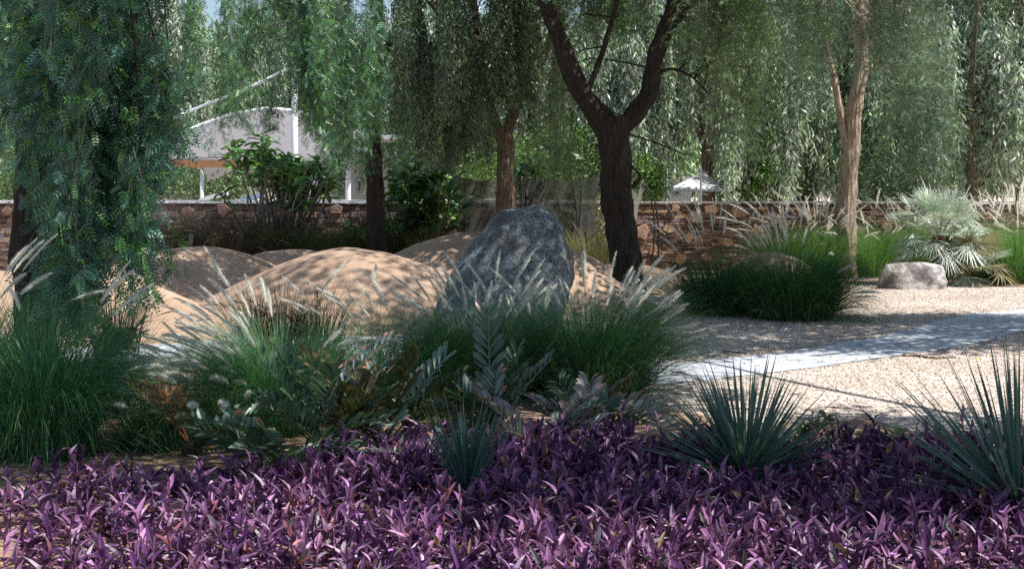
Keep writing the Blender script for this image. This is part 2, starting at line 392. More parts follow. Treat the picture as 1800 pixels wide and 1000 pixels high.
# ------------------------------------------------------------------ boulders
def superell(k, sil, cx, d, yh, e=2.4): pass
def boulder(name, sil, d, yh, seed, m, label, lean=0.0, amp=.07, fr=1.6, sub=72):
    """sil: list of (z, xmin, xmax); cross-sections are rounded polygons"""
    sil = np.array(sil, float); zs = np.linspace(sil[0, 0], sil[-1, 0], sub); n = 96; V = []
    cz = sil[0, 0]; H = sil[-1, 0] - sil[0, 0]
    for z in zs:
        x0 = np.interp(z, sil[:, 0], sil[:, 1]); x1 = np.interp(z, sil[:, 0], sil[:, 2])
        t = (z - cz) / H; yy = yh * (1 - .6 * t ** 2) * (1 if t < .93 else max(.15, (1 - t) / .07) ** .5)
        for k in range(n):
            a = 2 * math.pi * k / n; ca, sa = math.cos(a), math.sin(a)
            f = (abs(ca) ** 2.6 + abs(sa) ** 2.6) ** (-1 / 2.6)
            V.append(((x0 + x1) / 2 + (x1 - x0) / 2 * ca * f, d + yy * sa * f + lean * t, z))
    V.append(((sil[-1, 1] + sil[-1, 2]) / 2, d + lean, sil[-1, 0])); out = []
    ctr = np.array([np.mean([sil[:, 1].mean(), sil[:, 2].mean()]), d, H * .45])
    for v in V:
        p = Vector(v) + Vector((seed, 0, 0)); dirv = nrm(np.array(v) - ctr)
        k = amp * (mnoise.noise(p * fr) * 1.4 + .6 * mnoise.noise(p * fr * 2.3) + .35 * (abs(mnoise.noise(p * fr * 4)) - .3) + .2 * mnoise.noise(p * fr * 9) + .45 * (mnoise.voronoi(p * fr * 1.6)[0][0] - .35))
        out.append(np.array(v) + dirv * k)
    Q = [(i * n + k, i * n + (k + 1) % n, (i + 1) * n + (k + 1) % n, (i + 1) * n + k) for i in range(sub - 1) for k in range(n)]
    T = [((sub - 1) * n + k, (sub - 1) * n + (k + 1) % n, len(V) - 1) for k in range(n)]
    mb = MB(); mb.add(out, Q, T, (.3, .3, .3)); o = mb.build(name, m, smooth=True)
    return tag(o, label, 'rock')
bs = [(604, 752, 990), (560, 766, 995), (520, 783, 1000), (480, 800, 1004), (450, 817, 1003), (425, 834, 997), (405, 850, 988), (388, 866, 975), (374, 886, 960), (367, 902, 945)]
D = 15.2
boulder('boulder', [(CAMH - (y - HOR) / FPX * D, at(a, 0, D)[0], at(b, 0, D)[0]) for y, a, b in bs], D, .55, 3.0, M_BOULDER,
        'large blue grey standing boulder with a pointed top behind the grasses', .15, .085, 1.5, 110)
D = 24.0
bs = [(508, 1548, 1662), (495, 1549, 1664), (478, 1551, 1660), (467, 1554, 1652), (463, 1562, 1640)]
def rock_m(n, p):
    v = objv(n); no = N(n, 'ShaderNodeTexNoise'); no.inputs['Scale'].default_value = 2.6; no.inputs['Detail'].default_value = 9; no.inputs['Roughness'].default_value = .7; n.links.new(v, no.inputs[0])
    r = ramp(n, [(.42, (.09, .08, .075)), (.5, (.22, .2, .19)), (.56, (.42, .41, .4)), (.72, (.62, .61, .6))]); n.links.new(no.outputs[0], r.inputs[0]); n.links.new(r.outputs[0], p.inputs['Base Color'])  # dark and white patches stand in for shaded and sunlit facets
    b = N(n, 'ShaderNodeBump'); b.inputs['Strength'].default_value = 1; b.inputs['Distance'].default_value = .06; n.links.new(no.outputs[0], b.inputs['Height']); n.links.new(b.outputs[0], p.inputs['Normal']); p.inputs['Roughness'].default_value = .8
mr = node_mat('pale_rock', rock_m)
rk = boulder('rock', [(CAMH - (y - HOR) / FPX * D, at(a, 0, D)[0], at(b, 0, D)[0]) for y, a, b in bs], D, .35, 11.0, mr,
        'low angular grey and white rock in front of the fan palm', 0, .035, 3.0, 40)

# ------------------------------------------------------------------ trees
def smooth_path(P, n):
    P = np.asarray(P, float); t = np.linspace(0, 1, len(P)); T = np.linspace(0, 1, n); out = []
    # catmull-rom
    Pp = np.concatenate([2 * P[:1] - P[1:2], P, 2 * P[-1:] - P[-2:-1]])
    for u in T * (len(P) - 1):
        i = min(int(u), len(P) - 2); f = u - i; p0, p1, p2, p3 = Pp[i:i + 4]
        out.append(.5 * ((2 * p1) + (p2 - p0) * f + (2 * p0 - 5 * p1 + 4 * p2 - p3) * f * f + (3 * p1 - p0 - 3 * p2 + p3) * f ** 3))
    return np.array(out)
def limb(mb, P, r0, r1, col, seg=40, n=None, rough=.25, ridge=.12, flare=0):
    P = smooth_path(P, n or max(8, len(P) * 12)); k = len(P)
    r = np.linspace(r0, r1, k)
    if flare: r = r * (1 + flare * np.exp(-np.linspace(0, 1, k) * 9))
    mb.tube(P, r, seg, col, rough, ridge)
    return P

def drape(leaf, twig, A, Ln, T, lsize, spacing, base, amt, alt, palt, spread=.5, sway=.25, droop=.8, tw=.0022, tcol=(.12, .09, .06)):
    """A (N,3) strand tops, Ln (N,) lengths; leaves strung along every strand"""
    n = len(A); h = nrm(np.column_stack([rng.normal(size=(n, 2)), np.zeros(n)])); hm = np.abs(rng.normal(0, sway, n))
    h2 = nrm(np.column_stack([rng.normal(size=(n, 2)), np.zeros(n)])); ph = rng.uniform(0, 6.3, n)
    def pos(i, s):
        return A[i] + h[i] * (hm[i] * Ln[i] * s ** .6)[:, None] + h2[i] * (.05 * np.sin(ph[i] + s * 7))[:, None] + np.column_stack([0 * s, 0 * s, -Ln[i] * s])
    S = 9; ss = np.linspace(0, 1, S); P = np.stack([pos(np.arange(n), np.full(n, q)) for q in ss], 1)
    if twig is not None:
        side = nrm(np.column_stack([rng.normal(size=(n, 2)), np.zeros(n)])); side[:, 1] *= .4; side = nrm(side)
        twig.ribbons(P, np.linspace(tw, tw * .4, S)[None].repeat(n, 0), side, jitter(tcol, n, .3))
    cnt = np.maximum(2, (Ln / spacing).astype(int)); idx = np.repeat(np.arange(n), cnt); m = len(idx)
    s = rng.random(m) ** .9; p = pos(idx, s)
    # short side twiglets spread the leaves off the strand
    off = rng.normal(0, 1, (m, 3)) * np.array([1, 1, .5]) * spread * lsize
    d_ = nrm(rng.normal(size=(m, 3)) * np.array([1, 1, .5]) + np.array([0, 0, -droop]))
    sz = lsize * rng.uniform(.6, 1.25, m)
    Rm = basis(d_, rdir(m)) * sz[:, None, None]
    tone = (1 + .38 * np.sin(ph[idx] * 3))[:, None]
    leaf.inst(T, p + off, Rm, (jitter(base, m, amt, alt, palt) * tone).clip(.004, .9))

def clumps(n, boxes):
    """strand tops and lengths from image-space drape boxes (x0,x1,ytop,ybot,d0,d1,weight)"""
    A = []; Ln = []
    tot = sum(b[6] for b in boxes)
    for x0, x1, yt, yb, d0, d1, wt in boxes:
        k = max(3, int(n * wt / tot)); nc = max(2, k // 12)
        cx = rng.uniform(x0, x1, nc); cd = rng.uniform(d0, d1, nc); ctop = rng.uniform(0, 1, nc); cb = rng.uniform(0, 1, nc)
        i = rng.integers(0, nc, k)
        d = cd[i] + rng.normal(0, .12, k); x = cx[i] + rng.normal(0, 7 * 20 / cd[i], k)
        top = yt + (yb - yt) * .55 * ctop[i] * rng.random(k); bot = yb - (yb - yt) * .45 * cb[i] * rng.random(k) ** .5 + rng.normal(0, 10, k)
        a = np.column_stack([(x - 900) / FPX * d, d, CAMH - (top - HOR) / FPX * d]); A.append(a)
        Ln.append(np.maximum(.2, (bot - top) / FPX * d))
    return np.concatenate(A), np.concatenate(Ln)

BARK_DK = (.05, .04, .033); BARK_MD = (.22, .165, .12); BARK_LT = (.42, .33, .26)
def tree(base, label, group, limbs, bark, drapes, nst, T, lsize, spacing, col, amt, alt, palt, seg=26, name='weeping_tree', cat='tree', twigs=None, top=None, **kw):
    root = thing(name, base, label, cat, group)
    mb = MB()
    for i, (P, r0, r1) in enumerate(limbs):
        limb(mb, P, r0, r1, bark, 44 if i < 3 else 10, flare=.35 if i == 0 else 0, n=90 if i == 0 else None)
    mb.build('trunk', M_BARK, root, True)
    lf = MB(); tw = MB()
    A, Ln = clumps(nst, drapes)
    drape(lf, tw, A, Ln, T, lsize, spacing, col, amt, alt, palt, **kw)
    # leafless fine branches joining strand clusters to the limbs
    ends = np.concatenate([smooth_path(P, 12)[4:] for P, _, _ in limbs[1:]]) if len(limbs) > 1 else np.array([limbs[0][0][-1]])
    pick = rng.choice(len(A), min(len(A), twigs or 60), replace=False)
    for i in pick:
        e = ends[np.argmin(np.linalg.norm(ends - A[i], axis=1) + rng.uniform(0, 1.2, len(ends)))]
        mid = (e + A[i]) / 2 + np.array([rng.normal(0, .1), rng.normal(0, .1), .25])
        tw.tube(smooth_path([e, mid, A[i]], 7), np.linspace(.014, .004, 7), 4, bark, cap=False)
    if top:  # crown foliage above the view, added to shade trunk and ground
        tx, ty, r_, z0, z1, nc = top; a = rng.uniform(0, 6.3, nc); q = r_ * np.sqrt(rng.random(nc)); cx, cy = tx + np.cos(a) * q, ty + np.sin(a) * q
        zz = np.maximum(z0, CAMH + .136 * cy + .5) + rng.uniform(0, z1 - z0, nc); c = np.column_stack([cx, cy, zz]); per = 90; m = nc * per
        P = np.repeat(c, per, 0) + rng.normal(0, .3, (m, 3)); lf.inst(OVAL, P, basis(nrm(rng.normal(size=(m, 3)) + [0, 0, -.5]), rdir(m)) * rng.uniform(.09, .16, (m, 1, 1)), jitter(col, m, .3, alt, palt))
        e0 = ends[-1]
        for k in range(0, nc, 4):
            e = ends[np.argmin(np.linalg.norm(ends - c[k], axis=1))]; tw.tube(smooth_path([e, (e + c[k]) / 2 + [0, 0, .15], c[k]], 7), np.linspace(.03, .006, 7), 5, bark, cap=False)
    cr = lf.build('crown', M_LEAF, root)
    tw.build('branches', M_TWIG, root)
    return root
def L3(pts, d): return [at(x, y, d + (z if False else 0)) for x, y, z in [(p + (0,))[:3] for p in pts]]
def Lp(pts, d): return [at(p[0], p[1], d + (p[2] if len(p) > 2 else 0)) for p in pts]
def foot(px, d): return at(px, HOR + CAMH * FPX / d + 6, d)
WG = 'weeping trees standing inside the garden wall'

# T1: left, close
tree(foot(62, 13), 'closest weeping tree, its dense blue green curtain hanging over the far left', WG,
     [([foot(62, 13)] + Lp([(60, 520), (52, 420), (55, 300), (58, 150), (70, 0), (80, -150)], 13), .17, .09),
      (Lp([(58, 150), (20, 20), (-60, -120, -.5)], 13), .07, .04), (Lp([(60, 60), (150, -60, -.5), (260, -130, -1)], 13), .06, .03),
      (Lp([(60, 60), (130, -90, -1), (180, -190, -2)], 13), .06, .03)], BARK_DK,
     [(-60, 60, -160, 280, 12.6, 14, 1.5), (40, 300, -180, 230, 11, 12.5, 3.2), (75, 270, -60, 385, 11, 12.3, 3.2), (95, 160, 150, 600, 11.1, 12, 1.8), (160, 250, 200, 450, 11.2, 12, .8), (80, 120, 300, 590, 11.2, 12, .5),
      (215, 262, 250, 545, 11.2, 11.8, .35), (262, 312, 40, 320, 11.2, 12.2, .8), (298, 303, 410, 500, 11.5, 11.6, .03), (560, 660, 0, 20, 11, 12, .02)],
     430, NEARF, .145, .03, (.10, .21, .17), .45, (.15, .32, .09), .2, spread=.35, sway=.04, droop=1.1, tw=.0035, tcol=(.22, .2, .14))
# T3 : trunk at 655
tree(foot(656, 25.5), 'slim dark weeping tree with a straight trunk in front of the pavilion', WG,
     [([foot(660, 25.5)] + Lp([(662, 410), (660, 330), (655, 240), (655, 150), (662, 40), (655, -60)], 25.5), .17, .1),
      (Lp([(656, 160), (600, 60), (520, -20, -2), (430, -60, -4)], 25.5), .09, .04), (Lp([(657, 130), (720, 20), (790, -50, -2)], 25.5), .08, .04),
      (Lp([(656, 200), (560, 90, -2), (480, 10, -5)], 25.5), .05, .03)], BARK_DK,
     [(515, 665, -80, 230, 18, 21, 4), (560, 665, -20, 285, 18.5, 20, 3), (400, 530, -90, 150, 18, 22, 2.0), (470, 560, -90, 240, 19, 22, 1.4), (318, 420, -90, 225, 17, 21, 1.4), (420, 500, 120, 240, 19, 21, .4), (340, 460, 100, 265, 18, 19, .35), (590, 700, 60, 310, 22, 25, 2), (330, 400, 180, 280, 17.5, 18, .12)],
     430, FROND, .10, .03, (.07, .16, .105), .4, (.12, .25, .07), .3, spread=.5, sway=.06, droop=1.2, top=(-1.6, 24.5, 3.0, 4.8, 7, 60))
# T4 : trunk at 888
tree(foot(890, 25.5), 'forked weeping tree with a brown sunlit trunk behind the boulder', WG,
     [([foot(892, 26)] + Lp([(890, 400), (889, 320), (888, 250), (882, 225)], 26), .17, .14),
      (Lp([(888, 245), (903, 195), (925, 150), (960, 90), (985, 0)], 26), .11, .06), (Lp([(884, 250), (865, 200), (850, 130), (835, 20), (820, -60)], 26), .10, .05),
      (Lp([(850, 130), (790, 50), (740, -10)], 26), .05, .02)], BARK_MD,
     [(665, 800, -80, 230, 22.5, 26, 4), (780, 960, -90, 180, 23, 26, 5), (690, 850, 20, 290, 24, 27, 3.2), (820, 880, 60, 300, 24, 25.2, .6), (660, 760, 60, 300, 23, 25, 1), (930, 1010, 40, 260, 25, 27, 1)],
     430, DIAMOND, .11, .016, (.15, .20, .14), .4, (.2, .27, .14), .3, spread=.4, sway=.06, droop=1.6, top=(.6, 24.5, 2.8, 5, 7.2, 110))
# T5 : main forked tree
tree(foot(1105, 22), 'large dark forked tree with rugged bark just right of the boulder', WG,
     [([foot(1107, 22)] + Lp([(1104, 500), (1096, 430), (1084, 350), (1080, 280), (1076, 225), (1076, 205)], 22), .225, .235),
      (Lp([(1072, 235), (1045, 195), (1012, 145), (988, 80), (960, 10), (940, -60)], 22), .19, .08),
      (Lp([(1080, 235), (1115, 200), (1142, 160), (1150, 105), (1168, 55), (1188, -10), (1195, -80)], 22), .15, .09),
      (Lp([(1150, 132), (1180, 122), (1215, 135), (1245, 165)], 22), .028, .012), (Lp([(1100, 235), (1150, 250), (1200, 270), (1260, 285)], 22), .016, .006),
      (Lp([(1030, 170), (1060, 90), (1085, 0), (1090, -60)], 22), .05, .03), (Lp([(1168, 60), (1240, -10, -.5), (1320, -60, -1)], 22), .06, .03),
      (Lp([(1112, 330), (1125, 312), (1118, 300)], 21.9), .04, .015)], BARK_DK,
     [(925, 1100, -90, 90, 22.8, 25, 3.6), (1080, 1170, -100, 60, 22.6, 24, 1.5), (1200, 1340, -100, 90, 20.5, 24, 3), (1170, 1350, -40, 200, 21, 24, 2.2), (1200, 1345, 100, 300, 22.5, 24.5, 1.6), (975, 1050, 60, 330, 22.6, 24, 1.3), (1000, 1040, 250, 430, 22.8, 23.6, .25),
      (1230, 1480, -100, 130, 19, 22, 2.4), (905, 990, -60, 100, 23.2, 25, 1.0)],
     560, FINE, .12, .032, (.13, .20, .11), .4, (.21, .35, .11), .3, spread=.5, sway=.25, droop=.7, tw=.004, tcol=(.2, .17, .13), top=(3.2, 21, 2.9, 4.8, 7, 200), twigs=140)
# T6 : right
tree(foot(1488, 27), 'pale barked weeping tree standing alone on the right', WG,
     [([foot(1487, 27)] + Lp([(1487, 470), (1489, 380), (1493, 300), (1497, 245), (1503, 180), (1515, 115), (1512, 40), (1525, -60)], 27), .185, .11),
      (Lp([(1490, 262), (1482, 230), (1476, 190), (1462, 120), (1440, 20)], 27), .09, .04), (Lp([(1514, 110), (1545, 40), (1580, -40)], 27), .07, .03),
      (Lp([(1512, 125), (1540, 122, -.3), (1575, 100, -.8)], 27), .03, .01)], BARK_LT,
     [(1370, 1480, -90, 140, 22, 26, 2.6), (1480, 1545, -90, 60, 27.6, 29, 1.2), (1535, 1650, -90, 170, 22, 26, 3.6), (1560, 1680, 60, 340, 27.5, 29, 2.6), (1380, 1470, 60, 230, 27.5, 29, 1), (1560, 1640, 100, 200, 25, 26, .6)],
     520, FINE, .12, .032, (.085, .15, .10), .4, (.17, .22, .13), .25, spread=.6, sway=.25, droop=.7, twigs=130)

# ------------------------------------------------------------------ shade trees added out of view; crowns shaped to cast shadows on chosen ground
SH = [ # (ground polygon to be shaded, in image coords, clumps per m2, coverage)
    (gpoly([(-450, 905), (250, 900), (330, 885), (600, 872), (700, 930), (900, 965), (1100, 975), (1250, 930), (1500, 985), (1650, 960), (2050, 940), (2050, 770), (1500, 745), (1200, 745), (1200, 640), (700, 640), (-250, 625)]), 3.9),
    (gpoly([(750, 640), (1230, 630), (1210, 560), (1110, 545), (770, 575)]), 4.2),
    (gpoly([(1180, 628), (1400, 617), (1560, 622), (1700, 612), (2100, 616), (2150, 562), (1850, 552), (1560, 552), (1480, 560), (1380, 520), (1170, 500), (1130, 560)]), 6.5),
    (gpoly([(1440, 735), (2100, 740), (2100, 782), (1440, 780)]), 6.0),
    ([(-3.3, 17.0), (-2.2, 16.2), (-.6, 16.2), (-.4, 19.8), (-3.0, 20.2)], 2.1), ([(-5.2, 20.2), (-3.6, 20.0), (-3.4, 22.4), (-5.2, 22.4)], 2.0), ([(-1.9, 15), (.6, 15), (.6, 16.6), (-1.9, 16.6)], 3.2),
]
cl = []
for poly, den in SH:
    pa = np.array(poly); area = .5 * abs(np.dot(pa[:, 0], np.roll(pa[:, 1], 1)) - np.dot(pa[:, 1], np.roll(pa[:, 0], 1)))
    g = scatter(poly, int(area * den * (1.3 if len(poly) < 15 else 1.55))); cl.append(g)
G = np.concatenate(cl)
G = G[~(in_poly(G, gpoly([(150, 770), (620, 790), (640, 660), (200, 660)])) & (rng.random(len(G)) < .85))]  # crowns thinned here to let sun onto the silvery plumes
mo = (G[:, 1] > 15.6) & (G[:, 0] < -.2)
hz = 3.2 * mo + np.maximum(4.3, CAMH + .136 * G[:, 1] * 1.15 + .9) + rng.uniform(0, 1.3, len(G))
CP = np.column_stack([G, np.zeros(len(G))]) + L[None] / L[2] * hz[:, None]  # each clump set sunward of the ground point it shades
trunks = [np.array([-7.5, 6.5, 0]), np.array([7.0, 6.0, 0]), np.array([10.5, 17.0, 0]), np.array([-1.5, -2.5, 0])]
lab = ['shade tree beyond the left edge whose crown overhangs the bed', 'shade tree beyond the right edge whose crown shades the purple bed',
       'shade tree beyond the right edge whose crown shades the paved path', 'shade tree behind the viewer whose crown reaches over the bed']
own = np.argmin(np.stack([np.linalg.norm(CP[:, :2] - t[:2], axis=1) for t in trunks]), 0)
for ti, t in enumerate(trunks):
    C_ = CP[own == ti]
    if not len(C_): continue
    root = thing('shade_tree', t, lab[ti], 'tree', 'shade trees outside the view')
    mb = MB(); limb(mb, [t, t + [0, 0, 1.5], t + [.1, .1, 3.2]], .2, .15, BARK_DK, 16)
    cen = C_[rng.choice(len(C_), min(len(C_), 9), replace=False)]; LE = []
    for c in cen:
        e = t + np.array([.1, .1, 3.1]); c2 = c + [0, 0, .3]
        mid = (e + c2) / 2 + [0, 0, .6]; P = limb(mb, [e, mid, c2], .08, .02, BARK_DK, 8, 14); LE.append(P)
    mb.build('trunk', M_BARK, root, True)
    LE = np.concatenate(LE)
    lf = MB(); per = 130; m = len(C_) * per
    P = np.repeat(C_, per, 0) + rng.normal(0, 1, (m, 3)) * np.array([.26, .26, .3])
    dd = nrm(rng.normal(size=(m, 3)) + [0, 0, -.5])
    lf.inst(OVAL, P, basis(dd, rdir(m)) * rng.uniform(.09, .16, (m, 1, 1)), jitter((.06, .11, .05), m, .3))
    tw = MB()
    for c in C_[::4]:
        e = LE[np.argmin(np.linalg.norm(LE - c, axis=1))]; tw.tube(smooth_path([e, (e + c) / 2 + [0, 0, .1], c], 5), np.linspace(.015, .004, 5), 4, BARK_DK, cap=False)
    if ti == 2:   # its drooping outer twigs show along the top of the picture
        A, Ln = clumps(150, [(1640, 1830, -120, 60, 17, 19.5, 2), (1760, 1830, -100, 140, 17.5, 19.5, .5), (1300, 1420, -130, 40, 16, 18, .5)])
        drape(lf, tw, A, Ln, FROND, .08, .035, (.055, .10, .05), .35, (.1, .17, .05), .2, spread=1.3, sway=.4, droop=.4)
    lf.build('crown', M_LEAF, root); tw.build('branches', M_TWIG, root)

# ------------------------------------------------------------------ background trees: three grown forms, copied
def grow_bg(seed, rad, H, n, col, alt):
    """weeping crown standing at the origin"""
    root = thing('weeping_tree', (0, 0, 0), '', 'tree'); mb = MB()
    P = limb(mb, [(0, 0, -.05), (.05, .1, 1.5), (0, 0, 2.8)], .19, .15, BARK_MD, 14, 30, flare=.3); ends = []
    for k in range(7):
        a = k * 2.4 + seed; q = limb(mb, [(0, 0, 2.7), (math.cos(a) * rad * .3, math.sin(a) * rad * .3, H * .6), (math.cos(a) * rad * .7, math.sin(a) * rad * .7, H * .85)], .08, .02, BARK_MD, 8, 12)
        ends.append(q)
    mb.build('trunk', M_BARK, root, True)
    nc = n // 24; a = rng.uniform(0, 6.3, nc); r = rad * np.sqrt(rng.random(nc)); top = H * (1 - .35 * (r / rad) ** 2) * rng.uniform(.72, 1.05, nc)
    i = rng.integers(0, nc, n); A = np.column_stack([np.cos(a[i]) * r[i], np.sin(a[i]) * r[i], top[i]]) + rng.normal(0, .12, (n, 3))
    low = .5 + 2.4 * rng.random(nc) * (1 - .45 * r / rad); 
    Ln = np.clip(A[:, 2] - low[i], .5, 3.6) * rng.uniform(.35, 1, n)
    lf = MB(); tw = MB()
    drape(lf, tw, A, Ln, DIAMOND, .21, .042, col, .45, alt, .35, spread=.38, sway=.05, droop=1.8, tw=.004)
    lf.build('crown', M_LEAF, root); tw.build('branches', M_TWIG, root)
    return root
def copy_tree(o):
    r = o.copy(); COL.objects.link(r)
    for ch in list(o.children):
        c = ch.copy(); COL.objects.link(c); c.parent = r
    return r
protos = [grow_bg(0, 3.0, 8.0, 1000, (.27, .32, .265), (.50, .54, .45)), grow_bg(1.1, 2.6, 7.0, 800, (.22, .31, .20), (.42, .5, .32)), grow_bg(2.3, 3.3, 9.0, 1000, (.28, .335, .30), (.50, .54, .50))]
BGT = [ # px, d, form, scale, label
    (1243, 34, 0, .95, 'weeping tree with dark trunk behind the wall, right of the white canopy'),
    (1425, 35, 1, 1.0, 'weeping tree behind the wall just left of the lone pale trunk'),
    (1600, 37, 2, .95, 'silvery weeping tree behind the wall above the low rock'),
    (1702, 34.5, 0, 1.0, 'weeping tree behind the wall above the fan palm'),
    (1835, 36, 1, 1.15, 'weeping tree behind the wall at the right edge of the view'),
    (1060, 42, 1, 1.1, 'weeping tree far behind the dark forked trunk'),
    (900, 41, 2, .9, 'weeping tree far behind the boulder'),
    (760, 44, 0, 1.0, 'weeping tree behind the flat white pergola roof'),
    (560, 52, 2, 1.1, 'weeping tree far behind the pavilion mast'),
    (400, 50, 1, 1.25, 'weeping tree far behind the vaulted canopy'),
    (240, 47, 0, 1.1, 'weeping tree far behind the left curtain of foliage'),
    (90, 44, 2, 1.0, 'weeping tree far behind the closest trunk on the left'),
    (-60, 40, 1, 1.1, 'weeping tree beyond the wall at the left edge of the view'),
    (1340, 48, 2, 1.1, 'tall pale weeping tree in the second row, behind the grass plumes'),
    (1520, 50, 0, 1.2, 'tall weeping tree in the second row, behind the lone pale trunk'),
    (1680, 52, 1, 1.3, 'tall weeping tree in the second row, above the fan palm'),
    (1150, 56, 0, 1.3, 'tall weeping tree in the second row, behind the white canopy'),
    (960, 58, 1, 1.35, 'tall weeping tree in the second row, above the boulder'),
    (680, 62, 2, 1.2, 'tall weeping tree in the second row, behind the slim dark trunk'),
    (1800, 50, 2, 1.2, 'tall weeping tree in the second row, at the right edge'),
    (300, 66, 0, 1.3, 'distant weeping tree farthest left of the pavilion'),
    (500, 70, 1, 1.4, 'distant weeping tree behind the pale building')]
used = set()
for i, (px, d, f, s, lb) in enumerate(BGT):
    o = protos[f] if f not in used else copy_tree(protos[f]); used.add(f)
    p = at(px, 0, d); o.location = (p[0], d, 0); o.rotation_euler = (0, 0, i * 1.7); o.scale = (s, s, s)
    o['label'] = lb; o['category'] = 'tree'; o['group'] = 'weeping trees behind the garden wall'
for o in protos:
    for c in o.children: c.location = (0, 0, 0)
for o in list(COL.objects):
    if o.parent is not None and o.parent.name.startswith('weeping_tree') and o.parent.get('group', '').endswith('garden wall') and 'behind' in o.parent['group']: o.location = (0, 0, 0)

# ------------------------------------------------------------------ stone walls
def stone_wall(px0, px1, d, ztop, label, tones, feats, name='stone_wall', ft=((.42, .25, .16), (.47, .33, .22), (.38, .26, .19)), capcol=(.5, .47, .43), caph=.02, crs=(.035, .085)):
    x0, x1 = at(px0, 0, d)[0], at(px1, 0, d)[0]
    root = thing(name, ((x0 + x1) / 2, d, 0), label, 'wall')
    mb = MB(); mb.box(((x0 + x1) / 2, d + .2, ztop / 2 - .02), ((x1 - x0) / 2, .17, ztop / 2), (.05, .04, .035)); mb.build('mortar_core', M_STONE, root)
    mb = MB(); z = 0.0
    while z < ztop - .02:
        h = min(rng.uniform(*crs), ztop - z + .005); x = x0
        while x < x1:
            l = rng.uniform(.08, .34); hh = h * rng.uniform(.8, 1.0); dp = rng.uniform(0, .035)
            c = np.array(tones[rng.integers(len(tones))]) * rng.uniform(.65, 1.3)
            mb.box((x + l / 2, d + .04 - dp, z + h / 2 + rng.normal(0, .004)), (l / 2 - .004, .05, hh / 2 - .001), c, 0, .007)
            x += l
        z += h
    mb.build('courses', M_STONE, root)
    for (fx, fy, fw, fh) in feats:
        c = at(fx, fy, d - .06); w_, h_ = fw / FPX * d / 2, fh / FPX * d / 2; n = rng.integers(5, 8); a0 = rng.uniform(0, 6)
        ang = np.sort(a0 + np.arange(n) * 6.283 / n + rng.normal(0, .18, n)); rad = rng.uniform(.8, 1.25, n) * .88
        xz = np.column_stack([np.cos(ang) * w_ * rad, np.sin(ang) * h_ * rad]); V = []
        for s, y in ((1, .05), (1, -.01), (.93, -.03)):
            for q in xz: V.append((c[0] + q[0] * s, c[1] + y + rng.normal(0, .006), c[2] + q[1] * s))
        V.append((c[0], c[1] - .032, c[2])); Q = []; T = []
        for j in range(2):
            for k in range(n): kk = (k + 1) % n; Q.append((j * n + k, j * n + kk, (j + 1) * n + kk, (j + 1) * n + k))
        for k in range(n): T.append((2 * n + k, 2 * n + (k + 1) % n, 3 * n))
        Q = [q[::-1] for q in Q]; T = [t[::-1] for t in T]
        f = MB(); f.add(V, Q, T, np.array(ft[rng.integers(3)]) * rng.uniform(.85, 1.15)); f.build('feature_stone', M_STONE, root)
    mb = MB(); x = x0
    while x < x1:
        l = rng.uniform(.3, .7); mb.box((x + l / 2, d + .15, ztop + .008 + caph / 2 + rng.uniform(0, .006)), (l / 2 - .003, .215, caph / 2 + .008), np.array(capcol) * rng.uniform(.85, 1.1), 0, .003); x += l
    mb.build('coping', M_STONE, root)
    return root
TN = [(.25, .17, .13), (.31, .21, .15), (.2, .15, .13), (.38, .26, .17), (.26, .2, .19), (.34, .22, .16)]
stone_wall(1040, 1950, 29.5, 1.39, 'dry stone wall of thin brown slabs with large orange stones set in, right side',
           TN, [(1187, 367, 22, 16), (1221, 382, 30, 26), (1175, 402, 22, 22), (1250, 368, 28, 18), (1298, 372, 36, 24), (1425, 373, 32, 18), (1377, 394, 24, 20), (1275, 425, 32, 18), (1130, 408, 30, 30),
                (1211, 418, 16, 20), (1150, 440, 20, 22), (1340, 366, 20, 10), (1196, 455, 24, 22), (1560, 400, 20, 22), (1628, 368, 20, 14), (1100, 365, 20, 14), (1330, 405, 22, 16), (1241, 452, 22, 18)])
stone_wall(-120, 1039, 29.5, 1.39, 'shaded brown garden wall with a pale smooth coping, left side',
           [(.2, .14, .12), (.24, .17, .14), (.17, .13, .13), (.28, .2, .16)], [(330, 372, 26, 24), (392, 370, 26, 26), (590, 368, 26, 20), (500, 378, 24, 22), (12, 372, 20, 20)], ft=((.26, .17, .13), (.28, .2, .16), (.24, .15, .13)), capcol=(.62, .66, .72), caph=.05, crs=(.07, .14))

